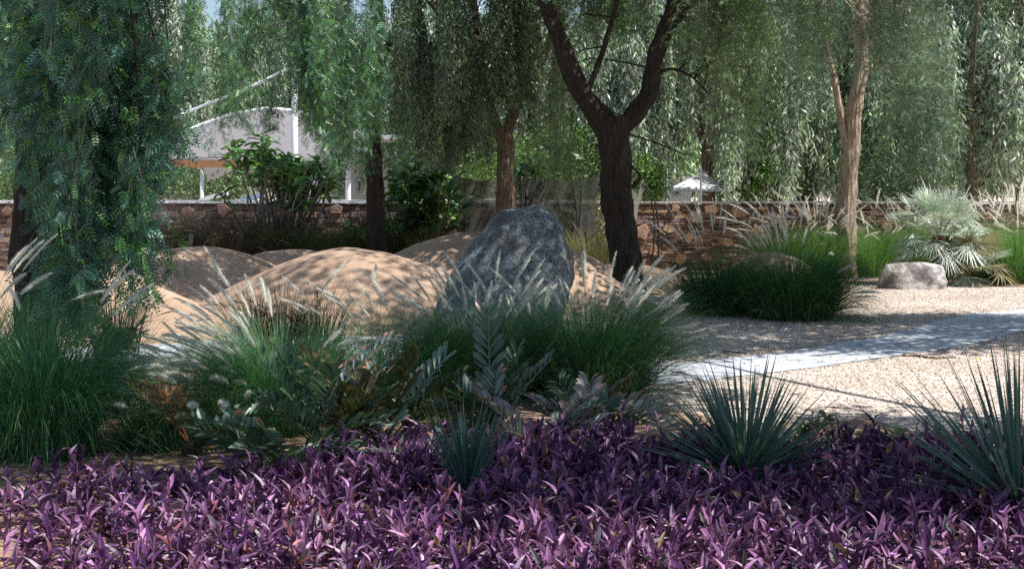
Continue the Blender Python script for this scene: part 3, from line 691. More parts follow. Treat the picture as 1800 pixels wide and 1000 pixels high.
# ------------------------------------------------------------------ pavilion, buildings beyond the wall
WHITE = (.78, .8, .84)
def pavilion():
    root = thing('pavilion', at(470, 0, 38) * [1, 1, 0], 'white tensile pavilion with a vaulted fabric roof behind the left wall', 'pavilion')
    us = np.linspace(0, 1, 40)
    fx = 292 + 360 * us; fy = 286 - 4 * us - 14 * np.sin(us * 3.14) * 0 - 20 * us ** 3
    ax = 318 + 330 * us; ay = np.interp(us, [0, .1, .25, .45, .6, .8, 1], [236, 222, 204, 192, 196, 214, 243])
    nv = 14; V = []
    for j in range(nv):
        t = j / (nv - 1)
        for i in range(40):
            a = at(fx[i], fy[i], 35.5); b = at(ax[i], ay[i], 39.5); p = a * (1 - t) + b * t
            p[2] += .22 * math.sin(t * math.pi) * (1 if True else 0) - .1 * math.sin(us[i] * math.pi) * math.sin(t * math.pi); V.append(p)
    Q = [(j * 40 + i, j * 40 + i + 1, (j + 1) * 40 + i + 1, (j + 1) * 40 + i) for j in range(nv - 1) for i in range(39)]
    mb = MB(); mb.add(V, Q, None, (.27, .262, .275)); mb.build('canopy', M_FABRIC, root, True)  # white fabric given a grey base, its half shade put into the colour
    V2 = []   # back slope down behind the arch
    for j in range(8):
        t = j / 7
        for i in range(40):
            b = at(ax[i], ay[i], 39.5); p = b + np.array([0, 3.5 * t, -1.3 * t * t]); V2.append(p)
    Q = [(j * 40 + i, j * 40 + i + 1, (j + 1) * 40 + i + 1, (j + 1) * 40 + i) for j in range(7) for i in range(39)]
    mb = MB(); mb.add(V2, Q, None, (.6, .58, .58)); mb.build('back_canopy', M_FABRIC, root, True)
    mb = MB(); mb.tube([at(x, y, 39.45) for x, y in zip(ax, ay)], [.07] * 40, 8, WHITE); mb.build('arch_rim', M_PAINT, root, True)
    mb = MB()
    for x in np.linspace(300, 425, 2): pass
    a, b = at(292, 283, 35.45), at(428, 284, 35.45)
    mb.box((a + b) / 2 + [0, 0, -.06], ((b - a)[0] / 2, .03, .1), (.42, .22, .12)); mb.build('valance', M_FABRIC, root)
    for x, yt, d, r in ((355, 288, 35.6, .055), (518, 110, 35.3, .085), (578, 268, 36, .06), (612, 240, 36, .07)):
        mb = MB(); p = at(x, yt, d); mb.tube([(p[0], d, 0), (p[0], d, p[2] * .5), tuple(p)], [r, r, r * .9], 12, WHITE); mb.build('mast' if x == 518 else 'post', M_PAINT, root, True)
    mb = MB(); P = smooth_path([at(290, 214, 35.4), at(360, 185, 35.4), at(430, 158, 35.35), at(517, 116, 35.3)], 20); mb.tube(P, [.038] * 20, 8, WHITE); mb.build('stay_rod', M_PAINT, root, True)
    mb = MB()
    a, b = at(600, 243, 36), at(835, 240, 36); mb.box((a + b) / 2 + [0, 1.0, 0], ((b - a)[0] / 2, 1.2, .05), (.62, .62, .64)); mb.build('flat_roof', M_PAINT, root)
pavilion()
def building(px0, px1, yt, d, label, wins, cat='building'):
    a, b = at(px0, yt, d), at(px1, yt, d); h = a[2]
    root = thing('white_building', ((a[0] + b[0]) / 2, d, 0), label, cat)
    mb = MB(); mb.box(((a[0] + b[0]) / 2, d + 3, h / 2), ((b[0] - a[0]) / 2, 3, h / 2), (.72, .72, .72)); mb.build('wall', M_PAINT, root)
    mb = MB(); mb.box(((a[0] + b[0]) / 2, d + 3, h + .08), ((b[0] - a[0]) / 2 + .2, 3.2, .08), (.6, .58, .55)); mb.build('roof', M_PAINT, root)
    for x, y, w_, h_ in wins:
        c = at(x, y, d - .02); ww, hh = w_ / FPX * d / 2, h_ / FPX * d / 2
        f = MB()
        f.box(c + [0, 0, hh], (ww + .05, .04, .04), (.5, .5, .5)); f.box(c - [0, 0, hh], (ww + .05, .04, .04), (.5, .5, .5))
        f.box(c + [ww, 0, 0], (.04, .035, hh - .04), (.5, .5, .5)); f.box(c - [ww, 0, 0], (.04, .035, hh - .04), (.5, .5, .5)); fo = f.build('window', M_PAINT, root)
        g = MB(); g.box(c, (ww - .04, .015, hh - .04), (.12, .17, .2)); g.build('pane', M_BLACK, fo)
building(530, 730, 284, 46, 'low white building seen between the pavilion posts', [(598, 332, 10, 30), (632, 326, 8, 22), (560, 330, 10, 18)])
building(-80, 300, 318, 50, 'long white building behind the closest tree and left wall', [(20, 335, 20, 16), (80, 335, 20, 16), (285, 335, 12, 20)])
building(1130, 1215, 318, 50, 'small white building between the right trees', [(1160, 336, 10, 16), (1190, 336, 10, 16)])
# white shade canopy with posts at the right
root = thing('shade_canopy', at(1240, 0, 33) * [1, 1, 0], 'white pointed canopy on slim posts behind the right wall', 'canopy')
c = at(1235, 303, 34); mb = MB(); cs = [at(1165, 337, 32.8), at(1295, 337, 32.8), at(1300, 336, 35), at(1165, 336, 35)]; V = [c] + cs
mb.add(V, None, [(0, 1, 2), (0, 2, 3), (0, 3, 4), (0, 4, 1)], (.75, .77, .8)); mb.build('canopy', M_FABRIC, root)
for p in cs:
    mb = MB(); mb.tube([(p[0], p[1], 0), (p[0], p[1], p[2])], [.04, .04], 8, WHITE); mb.build('post', M_PAINT, root)
for k, (px, lb) in enumerate(((1172, 'left'), (1232, 'middle'), (1275, 'right'))):
    r_ = thing('louvred_post', at(px, 0, 32.2) * [1, 1, 0], 'white post with short side bars, %s of three behind the right wall' % lb, 'post', 'white posts behind the right wall'); p = at(px, 296, 32.2)
    mb = MB(); mb.tube([(p[0], 32.2, 0), (p[0], 32.2, p[2])], [.026, .026], 8, WHITE); mb.build('pole', M_PAINT, r_)
    for j in range(6):
        mb = MB(); z = p[2] - .05 - j * .1; mb.tube([(p[0], 32.2, z), (p[0] + .17, 32.2, z - .06)], [.008, .008], 6, WHITE); mb.build('side_bar', M_PAINT, r_)
# sun loungers peeping over the wall
for px, py, lb, colr in ((375, 342, 'white sun lounger with raised back peeping over the left wall', (.75, .76, .78)), (440, 344, 'blue grey sun lounger peeping over the left wall beside the white one', (.3, .42, .55))):
    r_ = thing('sun_lounger', at(px, 0, 33) * [1, 1, 0], lb, 'sun lounger', 'sun loungers beyond the left wall'); p = at(px, py, 33)
    mb = MB(); P = [(p[0] - .75, 33, 1.12), (p[0] + .1, 33, 1.15), (p[0] + .55, 33, p[2] + .05)]
    mb.box((p[0] - .35, 33, 1.2), (.6, .3, .05), colr); mb.build('seat', M_FABRIC, r_)
    mb = MB(); a = at(px - 20, py + 7, 33); b = at(px + 22, py - 6, 33); V = []
    for y in (-.3, .3):
        for q in (a, b, b - [0, 0, .1], a - [0, 0, .12]): V.append(q + [0, y, 0])
    mb.add(V, [(0, 1, 2, 3), (7, 6, 5, 4), (0, 4, 5, 1), (1, 5, 6, 2), (2, 6, 7, 3), (3, 7, 4, 0)], None, colr); mb.build('backrest', M_FABRIC, r_)
    for sx in (-.85, .2):
        for sy in (-.25, .25):
            mb = MB(); mb.tube([(p[0] + sx, 33 + sy, 0), (p[0] + sx, 33 + sy, 1.17)], [.02, .02], 6, (.6, .6, .6)); mb.build('leg', M_PAINT, r_)

# ------------------------------------------------------------------ net screen
def netscreen():
    root = thing('net_screen', at(920, 0, 27.4) * [1, 1, 0], 'sagging grey net screen stretched between poles behind the boulder', 'net screen')
    nx, nz = 60, 18; V = []
    for j in range(nz):
        t = j / (nz - 1)
        for i in range(nx):
            u = i / (nx - 1); px = 798 + 255 * u + (8 * math.sin(t * 3.1) if u < .5 else -6 * math.sin(t * 3.1)); sag = 10 * abs(math.sin(u * math.pi * 2.0)) ** .8
            p = at(px, 0, 27.4 + .035 * math.sin(u * 19 + t * 3) + .012 * math.sin(u * 50 + t)); zt = at(0, 308 + sag, 27.4)[2]; p[2] = zt * (1 - t) + .35 * t; V.append(p)
    Q = [(j * nx + i, j * nx + i + 1, (j + 1) * nx + i + 1, (j + 1) * nx + i) for j in range(nz - 1) for i in range(nx - 1)]
    mb = MB(); mb.add(V, Q, None, (.10, .098, .095)); mb.build('net', M_NET, root, True)
    for pts in ([(812, 460), (822, 370), (842, 315)], [(1010, 450), (1014, 380), (1005, 308)], [(1012, 455), (1020, 370), (1022, 310)], [(915, 450), (917, 380), (917, 310)]):
        mb = MB(); mb.tube(smooth_path(Lp(pts, 27.3), 14), [.018] * 14, 6, (.03, .03, .03)); mb.build('pole', M_BLACK, root, True)
netscreen()
root = thing('bent_pole_frame', at(1148, 0, 26) * [1, 1, 0], 'two black bent poles with a grey net strip before the stone wall', 'pole frame')
for pts in ([(1144, 475), (1150, 420), (1147, 360), (1130, 322)], [(1156, 475), (1158, 410), (1150, 350), (1132, 322)]):
    mb = MB(); mb.tube(smooth_path(Lp(pts, 26), 16), [.016] * 16, 6, (.03, .03, .03)); mb.build('pole', M_BLACK, root, True)
mb = MB(); P = smooth_path(Lp([(1131, 316), (1124, 345), (1114, 375), (1111, 430)], 26), 14)[None]; mb.ribbons(P, np.linspace(.02, .09, 14)[None], np.array([[1., 0, 0]]), (.4, .38, .36)); mb.build('net_strip', M_NET, root)

# ------------------------------------------------------------------ grasses
def blades(mb, base, n, rb, len0, len1, spread, droop, w_, col, amt, alt, palt, az0=None, azs=3.2, S=7, lift=0.0, dp=1.6):
    a = rng.uniform(0, 6.283, n) if az0 is None else rng.normal(az0, azs, n)
    r = rb * np.sqrt(rng.random(n)); b = np.asarray(base) + np.column_stack([np.cos(a) * r, np.sin(a) * r, np.zeros(n)])
    Ln = rng.uniform(len0, len1, n); th0 = np.abs(rng.normal(0, spread, n)) * (.4 + .6 * r / rb) + lift
    dr = droop * rng.uniform(.4, 1.3, n); s = np.linspace(0, 1, S); th = th0[:, None] + dr[:, None] * s[None] ** dp
    seg = Ln[:, None] / (S - 1); thm = (th[:, 1:] + th[:, :-1]) / 2
    hx = np.concatenate([np.zeros((n, 1)), np.cumsum(np.sin(thm) * seg, 1)], 1); hz_ = np.concatenate([np.zeros((n, 1)), np.cumsum(np.cos(thm) * seg, 1)], 1)
    a2 = a + rng.normal(0, .35, n); dirh = np.column_stack([np.cos(a2), np.sin(a2), np.zeros(n)])
    P = b[:, None, :] + dirh[:, None, :] * hx[..., None]; P[..., 2] += hz_; P[..., 2] = np.maximum(P[..., 2], .01)
    sd_ = nrm(np.column_stack([-np.sin(a2), np.cos(a2), rng.normal(0, .3, n)]) + rng.normal(0, .3, (n, 3)))
    W = w_ * (1 - s[None] ** 2 * .95) * rng.uniform(.7, 1.2, (n, 1)); C = jitter(col, n, amt, alt, palt)
    mb.ribbons(P, W, sd_, C); return P
def plume(root, base, az, th0, droop, Ln, frac, rad, col, nb=420, bw=.0009, dp=1.3, scol=(.2, .2, .1), sw=.0016):
    S = 26; s = np.linspace(0, 1, S); th = th0 + droop * s ** dp; seg = Ln / (S - 1); thm = (th[1:] + th[:-1]) / 2
    hx = np.concatenate([[0], np.cumsum(np.sin(thm) * seg)]); hz_ = np.concatenate([[0], np.cumsum(np.cos(thm) * seg)])
    P = np.asarray(base)[None] + np.column_stack([np.cos(az) * hx, np.sin(az) * hx, hz_]); P[:, 2] = np.maximum(P[:, 2], .02)
    rad = rad * rng.uniform(.7, 1.15)
    mb = MB(); mb.ribbons(P[None], np.full((1, S), sw), np.array([[-math.sin(az), math.cos(az), .0]]), scol)
    k0 = int(S * (1 - frac)); C = P[k0:]; k = len(C)
    pr = rad * np.sin(np.linspace(.2, 2.9, k) ** 1.0) ** .7 * np.linspace(1.1, .75, k)
    mb.tube(C, pr * .32, 6, np.array(col) * .95, cap=False)
    u = rng.random(nb); x = u * (k - 1); i = np.minimum(x.astype(int), k - 2); f = (x - i)[:, None]
    c = C[i] * (1 - f) + C[i + 1] * f; t = nrm(C[i + 1] - C[i]); rd = rdir(nb); rd = nrm(rd - t * (rd * t).sum(1, keepdims=True))
    bl = rad * np.sin(.25 + 2.7 * u) ** .6 * rng.uniform(.6, 1.5, nb); tip = c + (rd * .9 + t * .6) * bl[:, None]; sd_ = nrm(np.cross(t, rd)) * bw
    V = np.stack([c - sd_, c + sd_, tip], 1).reshape(-1, 3); mb.add(V, None, np.arange(nb * 3).reshape(-1, 3), np.repeat(jitter(col, nb, .12), 3, 0))
    return mb.build('plume', M_PLUME, root)
def clump(name, base, label, group, bl, plumes, pl, cat='grass clump'):
    root = thing(name, base, label, cat, group); mb = MB()
    for b in bl: blades(mb, base, **b)
    blades(mb, base, int(bl[0]['n'] * .06), bl[0]['rb'], .3, .8, .7, 1.6, .0022 if base[1] < 15 else .0035, (.34, .28, .16), .3, None, 0)
    mb.build('blades', M_GRASS, root)
    for (n, az, azs, th, ths, dr, l0, l1) in plumes:
        for _ in range(n):
            a = rng.normal(az, azs); bb = np.asarray(base) + np.array([math.cos(a), math.sin(a), 0]) * rng.uniform(0, .15)
            plume(root, bb, a, max(.02, rng.normal(th, ths)), dr * rng.uniform(.6, 1.3), rng.uniform(l0, l1), **pl)
    return root
GR = (.07, .2, .095); GR2 = (.04, .12, .06); YG = (.16, .26, .06); PL = (.86, .85, .82)
def B(n, rb, l0, l1, spread, droop, w_=.0022, col=GR, amt=.3, alt=YG, palt=.08, **k): return dict(n=n, rb=rb, len0=l0, len1=l1, spread=spread, droop=droop, w_=w_, col=col, amt=amt, alt=alt, palt=palt, **k)
FG = 'fountain grass clumps'
LEFT, RIGHT = math.pi, 0.0
NP = dict(frac=.25, rad=.026, col=PL, nb=620, bw=.0012, dp=2.0)
# left front
clump('fountain_grass', gnd(70, 800), 'big green fountain grass mound at the lower left beside the purple bed', FG,
      [B(1500, .30, .7, 1.3, .3, 1.7, w_=.0024, amt=.5), B(900, .32, .5, 1.1, .5, 2.2, w_=.0024, amt=.5), B(700, .25, .9, 1.45, .4, 2.2, w_=.0022, amt=.5), B(500, .3, .8, 1.2, .5, 1.7, az0=-.5, azs=.6, w_=.0018)],
      [(12, 2.7, .4, .3, .12, 1.0, 1.15, 1.45), (4, 1.2, .6, .15, .1, .8, 1.1, 1.3)], NP)
clump('fountain_grass', gnd(-70, 740), 'fountain grass cut by the left edge of the view', FG, [B(2000, .34, .7, 1.2, .4, 1.5)], [(12, .8, .9, .2, .15, .9, 1.2, 1.5)], NP)
# centre-left with swept plumes
clump('fountain_grass', gnd(490, 762), 'fountain grass with many silvery plumes all swept to the left', FG,
      [B(1500, .26, .5, .95, .35, 1.4, w_=.0019), B(1500, .26, .6, 1.0, .5, 1.3, az0=2.9, azs=.6, w_=.0018), B(500, .2, .6, 1.0, .5, 1.3, az0=0, azs=.8, w_=.0018)],
      [(80, 3.25, .45, .62, .24, .95, .55, 1.1), (26, 3.0, .4, .45, .2, .95, .8, 1.25), (10, 2.6, .6, .2, .12, .8, 1.0, 1.35), (4, .3, .5, .3, .1, 1.2, .8, 1.0)], NP)
clump('fountain_grass', gnd(400, 775), 'fountain grass at the front of the silvery plumes, beside the rust coloured fronds', FG,
      [B(900, .2, .4, .8, .5, 1.5, w_=.0019)], [(52, 3.2, .5, .62, .22, 1.0, .5, .95), (6, 4.2, .5, .7, .2, .9, .45, .65)], NP)
clump('fountain_grass', gnd(295, 785), 'low dark fountain grass between the big left mound and the silvery plumes', FG,
      [B(1500, .3, .3, .75, .6, 1.5, w_=.0019, col=GR2)], [(12, 3.0, .9, .65, .25, 1.0, .5, .8)], NP)
clump('fountain_grass', gnd(650, 690), 'open wispy fountain grass in front of the largest mound', FG,
      [B(800, .3, .5, 1.1, .5, 1.6, w_=.0016, alt=(.12, .1, .06), palt=.2)], [(6, 2.6, .6, .3, .12, .9, .9, 1.2), (4, .5, .5, .3, .1, 1.0, .7, .9)], NP)
# centre
clump('fountain_grass', gnd(845, 705), 'green fountain grass with upright plumes right in front of the boulder', FG,
      [B(2500, .34, .45, .95, .42, 1.3, col=(.04, .11, .05), w_=.002), B(900, .34, .7, 1.15, .4, 1.5, w_=.0016), B(600, .3, .5, .95, .5, 1.2, col=(.12, .22, .06), az0=3.6, azs=.5)],
      [(16, 1.4, 1.2, .18, .14, .5, .8, 1.3), (10, 2.9, .4, .3, .14, .7, .9, 1.25), (5, 0.3, .5, .25, .1, .7, .9, 1.2), (4, 4.3, .8, .7, .2, 1.2, .5, .7)], NP)
clump('fountain_grass', gnd(735, 715), 'mixed green fountain grass between the wispy clump and the boulder', FG,
      [B(1500, .3, .4, 1.0, .5, 1.4, w_=.0019), B(500, .2, .3, .8, .7, 1.4, w_=.0019, col=(.12, .24, .08))], [(9, 2.7, .7, .35, .18, .8, .8, 1.2), (4, .6, .6, .5, .2, .9, .7, 1.0)], NP)
clump('fountain_grass', gnd(945, 690), 'dark fountain grass hiding the foot of the boulder', FG,
      [B(2200, .36, .4, .95, .5, 1.4, w_=.0019, col=GR2)], [(12, 1.6, 2.0, .25, .15, .5, .8, 1.2)], NP)
clump('fountain_grass', gnd(1035, 700), 'dark fountain grass whose plumes fan out to the right, beside the forked trunk', FG,
      [B(3200, .4, .5, 1.05, .45, 1.3, col=GR2, w_=.002), B(1400, .38, .7, 1.2, .6, 1.3, az0=-.1, azs=.6, col=GR2, w_=.0018), B(900, .35, .7, 1.2, .45, 1.5, w_=.0016)],
      [(26, .1, .5, .45, .22, .7, .8, 1.35), (16, 1.6, 1.2, .15, .14, .5, .8, 1.3), (11, 0, .5, .95, .25, .9, .7, 1.05)], NP)
clump('fountain_grass', gnd(790, 800), 'small bright green grass tuft in the gap between the cycads', FG,
      [B(500, .12, .25, .5, .5, 1.0, col=(.16, .27, .06))], [], NP)
# mid right dark pair
MP = dict(frac=.24, rad=.03, col=(.82, .80, .77), nb=300, bw=.002, sw=.002, dp=2.0)
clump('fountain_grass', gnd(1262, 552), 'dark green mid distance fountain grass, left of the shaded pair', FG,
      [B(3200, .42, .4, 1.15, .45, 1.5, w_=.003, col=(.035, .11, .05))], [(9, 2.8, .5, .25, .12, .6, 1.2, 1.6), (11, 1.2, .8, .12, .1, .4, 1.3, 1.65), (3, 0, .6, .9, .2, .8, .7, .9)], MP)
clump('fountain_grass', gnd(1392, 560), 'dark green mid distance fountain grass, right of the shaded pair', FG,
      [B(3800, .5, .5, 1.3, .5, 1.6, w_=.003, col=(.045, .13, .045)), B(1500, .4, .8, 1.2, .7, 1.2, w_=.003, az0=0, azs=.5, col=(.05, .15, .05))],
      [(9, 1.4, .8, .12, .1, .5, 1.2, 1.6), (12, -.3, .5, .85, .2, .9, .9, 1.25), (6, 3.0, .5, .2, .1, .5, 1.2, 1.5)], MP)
# far right sunlit
FP = dict(frac=.26, rad=.034, col=(.88, .85, .8), nb=170, bw=.0035, sw=.0025, dp=1.8)
for px, d, h, np_, lb in ((1378, 26.6, 1.0, 26, 'left of the pale trunk, nearest the feature stones'), (1440, 26.8, 1.1, 40, 'just left of the lone pale trunk'), (1530, 27.4, 1.0, 18, 'just right of the lone pale trunk'),
                          (1590, 27.8, 1.0, 20, 'behind the low rock'), (1652, 28, 1.15, 26, 'behind the fan palm'), (1738, 26.4, 1.1, 34, 'right of the fan palm'), (1790, 25.4, 1.15, 36, 'at the right edge of the view'), (1850, 25.6, 1.1, 20, 'half cut by the right edge')):
    clump('fountain_grass', at(px, 0, d) * [1, 1, 0], 'sunlit green fountain grass with white plumes ' + lb, FG,
          [B(1900, .4, .5 * h, 1.25 * h, .32, 1.2, w_=.0035, col=(.11, .23, .075), alt=(.2, .33, .1), palt=.3)],
          [(np_ // 2, LEFT, .8, .3, .18, .9, 1.2 * h, 1.8 * h), (np_ // 2, 1.0, 1.2, .16, .14, .6, 1.2 * h, 1.8 * h), (np_ // 3, 1.0, 3, .4, .2, .9, 1.0 * h, 1.4 * h)], FP)
# purple fountain grass behind the mounds
PG = 'dark purple fountain grass clumps'; PPL = dict(frac=.25, rad=.022, col=(.55, .38, .40), nb=110, bw=.003, sw=.0025, scol=(.08, .04, .04))
for px, d, lb in ((285, 26.2, 'farthest left by the hanging foliage'), (345, 26.6, 'behind the dappled left mound'), (405, 26.2, 'left of the frangipani stems'), (462, 26.6, 'at the foot of the frangipani stems'), (700, 27.4, 'right of the slim dark trunk')):
    clump('purple_fountain_grass', at(px, 0, d) * [1, 1, 0], 'dark purple fountain grass ' + lb, PG,
          [B(1900, .4, .9, 1.6, .32, 1.1, w_=.004, col=(.10, .06, .07), alt=(.07, .11, .05), palt=.3)], [(20, LEFT, 1.6, .25, .18, 1.5, 1.3, 1.85)], PPL)
for px, d, lb in ((530, 26.4, 'left'), (590, 26, 'middle'), (636, 26.5, 'right')):
    clump('fountain_grass', at(px, 0, d) * [1, 1, 0], 'olive coloured bushy grass %s of three beside the slim dark trunk' % lb, FG,
          [B(1700, .35, .8, 1.3, .35, .9, w_=.004, col=(.09, .12, .045), alt=(.2, .18, .09), palt=.25)], [(8, 1.5, 1.4, .25, .15, .8, 1.3, 1.6)], PPL)
for px, d, lb in ((748, 26.5, 'below the leafy frangipani'), (1035, 26.5, 'beside the forked trunk foot')):
    clump('fountain_grass', at(px, 0, d) * [1, 1, 0], 'dry olive grass clump ' + lb, FG,
          [B(1100, .3, .7, 1.15, .35, .9, w_=.004, col=(.13, .14, .06), alt=(.25, .2, .1), palt=.3)], [(5, 1.5, 1.4, .25, .15, .8, 1.2, 1.4)], PPL)
# near purple-black grass
PN = dict(frac=.22, rad=.016, col=(.16, .09, .09), nb=260, bw=.001, scol=(.07, .035, .03))
for px, py, lb, nn in ((205, 640, 'by the hanging foliage strands', 380), (500, 655, 'among the silvery plumes', 480), (450, 640, 'in front of the dappled mound', 300), (560, 650, 'left of the wispy grass', 300)):
    clump('purple_fountain_grass', gnd(px, py), 'thin blackish purple fountain grass ' + lb, PG,
          [B(nn, .2, .6, .95, .35, .9, w_=.0035, col=(.03, .02, .022), alt=(.05, .04, .02), palt=.2)], [(7, 2.6, .9, .2, .12, 1.5, .8, 1.05)], PN)

# ------------------------------------------------------------------ sword leaved yuccas
def yucca(base, label, n, ln, col, spread=1.25, w_=.0085, lean=(0, 0), dead=14):
    root = thing('yucca', base, label, 'yucca', 'blue green sword leaved yuccas'); mb = MB()
    u = rng.random(n); th = spread * u ** .62; a = rng.uniform(0, 6.283, n); S = 6; s = np.linspace(0, 1, S)
    d0 = nrm(np.column_stack([np.sin(th) * np.cos(a) + lean[0], np.sin(th) * np.sin(a) + lean[1], np.cos(th)])); Ln = ln * rng.uniform(.75, 1.08, n)
    b = np.asarray(base) + [0, 0, .08] + d0 * .03
    P = b[:, None] + d0[:, None] * (s[None] * Ln[:, None])[..., None]; P[..., 2] -= (.06 * Ln[:, None] * s[None] ** 2) * np.sin(th)[:, None] + 0; P[..., 2] = np.maximum(P[..., 2], .02)
    side = nrm(np.cross(d0, rdir(n) * .5 + [0, 0, 1])); W = w_ * np.array([1.1, 1.1, 1, .85, .5, .05])[None].repeat(n, 0)
    C = jitter(col, n, .22); CC = np.repeat(C[:, None], S, 1); CC[:, -1] = (.16, .11, .06)
    up = np.cross(side, d0); A_ = P - side[:, None] * W[..., None]; B_ = P + side[:, None] * W[..., None]
    # two-sided fold: centre line set below the edges
    Mid = P - up[:, None] * (W * .5)[..., None]
    for X, Y in ((A_, Mid), (Mid, B_)):
        V = np.stack([X, Y], 2).reshape(n, S * 2, 3); i = np.arange(S - 1) * 2; q = np.stack([i, i + 1, i + 3, i + 2], 1)
        mb.add(V.reshape(-1, 3), (q[None] + (np.arange(n) * S * 2)[:, None, None]).reshape(-1, 4), None, np.repeat(CC, 2, 1).reshape(-1, 3))
    mb.build('leaves', M_WAX, root, False)
    mb = MB(); mb.tube([np.asarray(base) - [0, 0, .02], np.asarray(base) + [0, 0, .1], np.asarray(base) + [0, 0, .16]], [.06, .055, .02], 10, (.16, .12, .08), .3); mb.build('stem', M_BARK, root)
    if dead:
        mb = MB(); blades(mb, base, dead, .05, ln * .6, ln, .4, 1.2, .006, (.4, .33, .22), .2, None, 0, lift=.9); mb.build('dry_leaves', M_DRY, root)
YB = (.10, .175, .15)
yucca(gnd(1310, 868), 'wide fan of blue green sword leaves at the near end of the path', 190, .67, YB, 1.3, .009)
yucca(gnd(820, 905), 'narrow upright blue green yucca in the middle of the purple bed', 70, .50, (.06, .13, .11), .6, .0065)
yucca(gnd(1790, 925), 'large blue green yucca cut by the right edge of the view', 150, .86, YB, 1.3, .0085)

# ------------------------------------------------------------------ cycads (broad leaflet fronds)
def frond(root, base, az, th0, droop, Ln, npair, lw, ll, col, tipc=None, ptip=0.0, vee=.6, roll=0.0, cup=.4, bare=.28):
    S = 16; s = np.linspace(0, 1, S); th = th0 + droop * s; seg = Ln / (S - 1); thm = (th[1:] + th[:-1]) / 2
    hx = np.concatenate([[0], np.cumsum(np.sin(thm) * seg)]); hz_ = np.concatenate([[0], np.cumsum(np.cos(thm) * seg)])
    P = np.asarray(base)[None] + np.column_stack([np.cos(az) * hx, np.sin(az) * hx, hz_])
    P[:, 2] = np.maximum(P[:, 2], .03)
    mb = MB(); mb.tube(P, np.linspace(.007, .003, S), 5, np.array(col) * [1.3, 1.1, .9], cap=False)
    n = npair * 2; u = np.repeat(np.linspace(bare, .985, npair), 2) + rng.normal(0, .006, n); u = u.clip(0, .999); sg = np.tile([-1., 1.], npair)
    x = u * (S - 1); i = np.minimum(x.astype(int), S - 2); f = (x - i)[:, None]; c = P[i] * (1 - f) + P[i + 1] * f; t = nrm(P[i + 1] - P[i])
    sd_ = np.array([-math.sin(az), math.cos(az), 0]); up = np.cross(np.tile(sd_, (n, 1)), t); up *= -1 if up[:, 2].mean() < 0 else 1
    sdr = nrm(sd_[None] * math.cos(roll) + up * math.sin(roll)); upr = nrm(up * math.cos(roll) - sd_[None] * math.sin(roll))
    d_ = nrm(sdr * sg[:, None] * .8 + t * (.45 + .6 * u[:, None]) + upr * vee * .5 + rng.normal(0, .07, (n, 3)))
    nr = nrm(upr - sdr * sg[:, None] * cup + rng.normal(0, .1, (n, 3))); sz = ll * (1 - .35 * np.abs(u - .6) * 1.6) * rng.uniform(.88, 1.1, n)
    Rm = basis(d_, nr) * sz[:, None, None]; Rm[:, :, 0] *= lw / .2 / ll * 1.0
    C = jitter(col, n, .18); k = len(OBOV[0]); CC = np.repeat(C[:, None], k, 1)
    if tipc is not None:
        m = rng.random(n) < ptip; CC[m, -6:] = np.array(tipc)
    mb.inst(OBOV, c, Rm, CC); return mb.build('frond', M_WAX, root)
CYG = (.075, .13, .075); CYB = (.14, .20, .18); CYO = (.085, .085, .035); CYP = (.30, .29, .27); PINK = (.45, .24, .18); ORG = (.3, .12, .05)
def cycad(base, label, fr):
    root = thing('cycad', base, label, 'cycad', 'broad leaved cycads behind the purple bed')
    mb = MB(); mb.tube([np.asarray(base) - [0, 0, .02], np.asarray(base) + [0, 0, .05], np.asarray(base) + [0, 0, .09]], [.06, .06, .03], 12, (.07, .05, .035), .5); mb.build('stem', M_BARK, root)
    for (az, th, dr, ln, c, tc, pt) in fr:
        frond(root, np.asarray(base) + [0, 0, .06], az + rng.normal(0, .06), th, dr, ln * 1.08, int(7 + ln * 8), .0195, .15, c, tc, pt, vee=rng.uniform(.3, 1.6), roll=rng.normal(0, .35))
def fan(n, cols, l0, l1, th=(.25, .95), az=None):
    out = []
    for k in range(n):
        c, tc, pt = cols[rng.integers(len(cols))]
        out.append((rng.uniform(0, 6.283) if az is None else rng.uniform(*az), rng.uniform(*th), rng.uniform(.2, .8), rng.uniform(l0, l1), c, tc, pt))
    return out
cg, cb, co, cp, cr_ = (CYG, None, 0), (CYB, PINK, .3), (CYO, (.2, .12, .04), .4), (CYP, PINK, .35), (ORG, None, 0)
cycad(gnd(490, 842), 'low dark green cycad with comb like fronds at the left of the group', fan(9, [cg, cg, cg, cb], .35, .55, (.6, 1.15)) + [(3.3, .9, .4, .5, CYG, None, 0), (2.9, 1.0, .3, .5, CYG, None, 0), (.1, .9, .5, .6, CYG, None, 0)])
cycad(gnd(565, 815), 'cycad with a curled silver blue frond tipped in pink', fan(10, [cg, co, cg], .4, .6, (.2, .8)) + [(.15, .05, 1.0, .74, (.26, .32, .33), PINK, .8), (3.0, .45, .3, .6, CYG, None, 0), (2.6, .35, .4, .6, CYG, None, 0)])
cycad(gnd(672, 805), 'olive brown cycad with upright leaflets in the centre of the group', fan(14, [co, co, cg, cb], .45, .68, (.2, .9)) + [(.1, .7, .3, .6, CYO, None, 0), (.4, .5, .3, .62, CYB, None, 0)])
cycad(gnd(862, 800), 'tallest cycad, grey green fronds rising in front of the green grass', fan(9, [cb, (CYG, PINK, .1), cb], .38, .56, (.1, .8)) + [(1.7, .05, .15, .74, (.11, .155, .135), PINK, .2), (.3, .45, .4, .6, CYB, PINK, .4)])
cycad(gnd(1035, 785), 'cycad with drooping pale pinkish fronds near the wide yucca', fan(12, [cg, cp, co, cb], .35, .5, (.3, 1.2)) + [(.1, .5, 1.6, .52, CYP, PINK, .3), (.3, .4, 1.8, .5, CYP, PINK, .3), (-.3, .7, 1.4, .5, CYP, PINK, .3)])
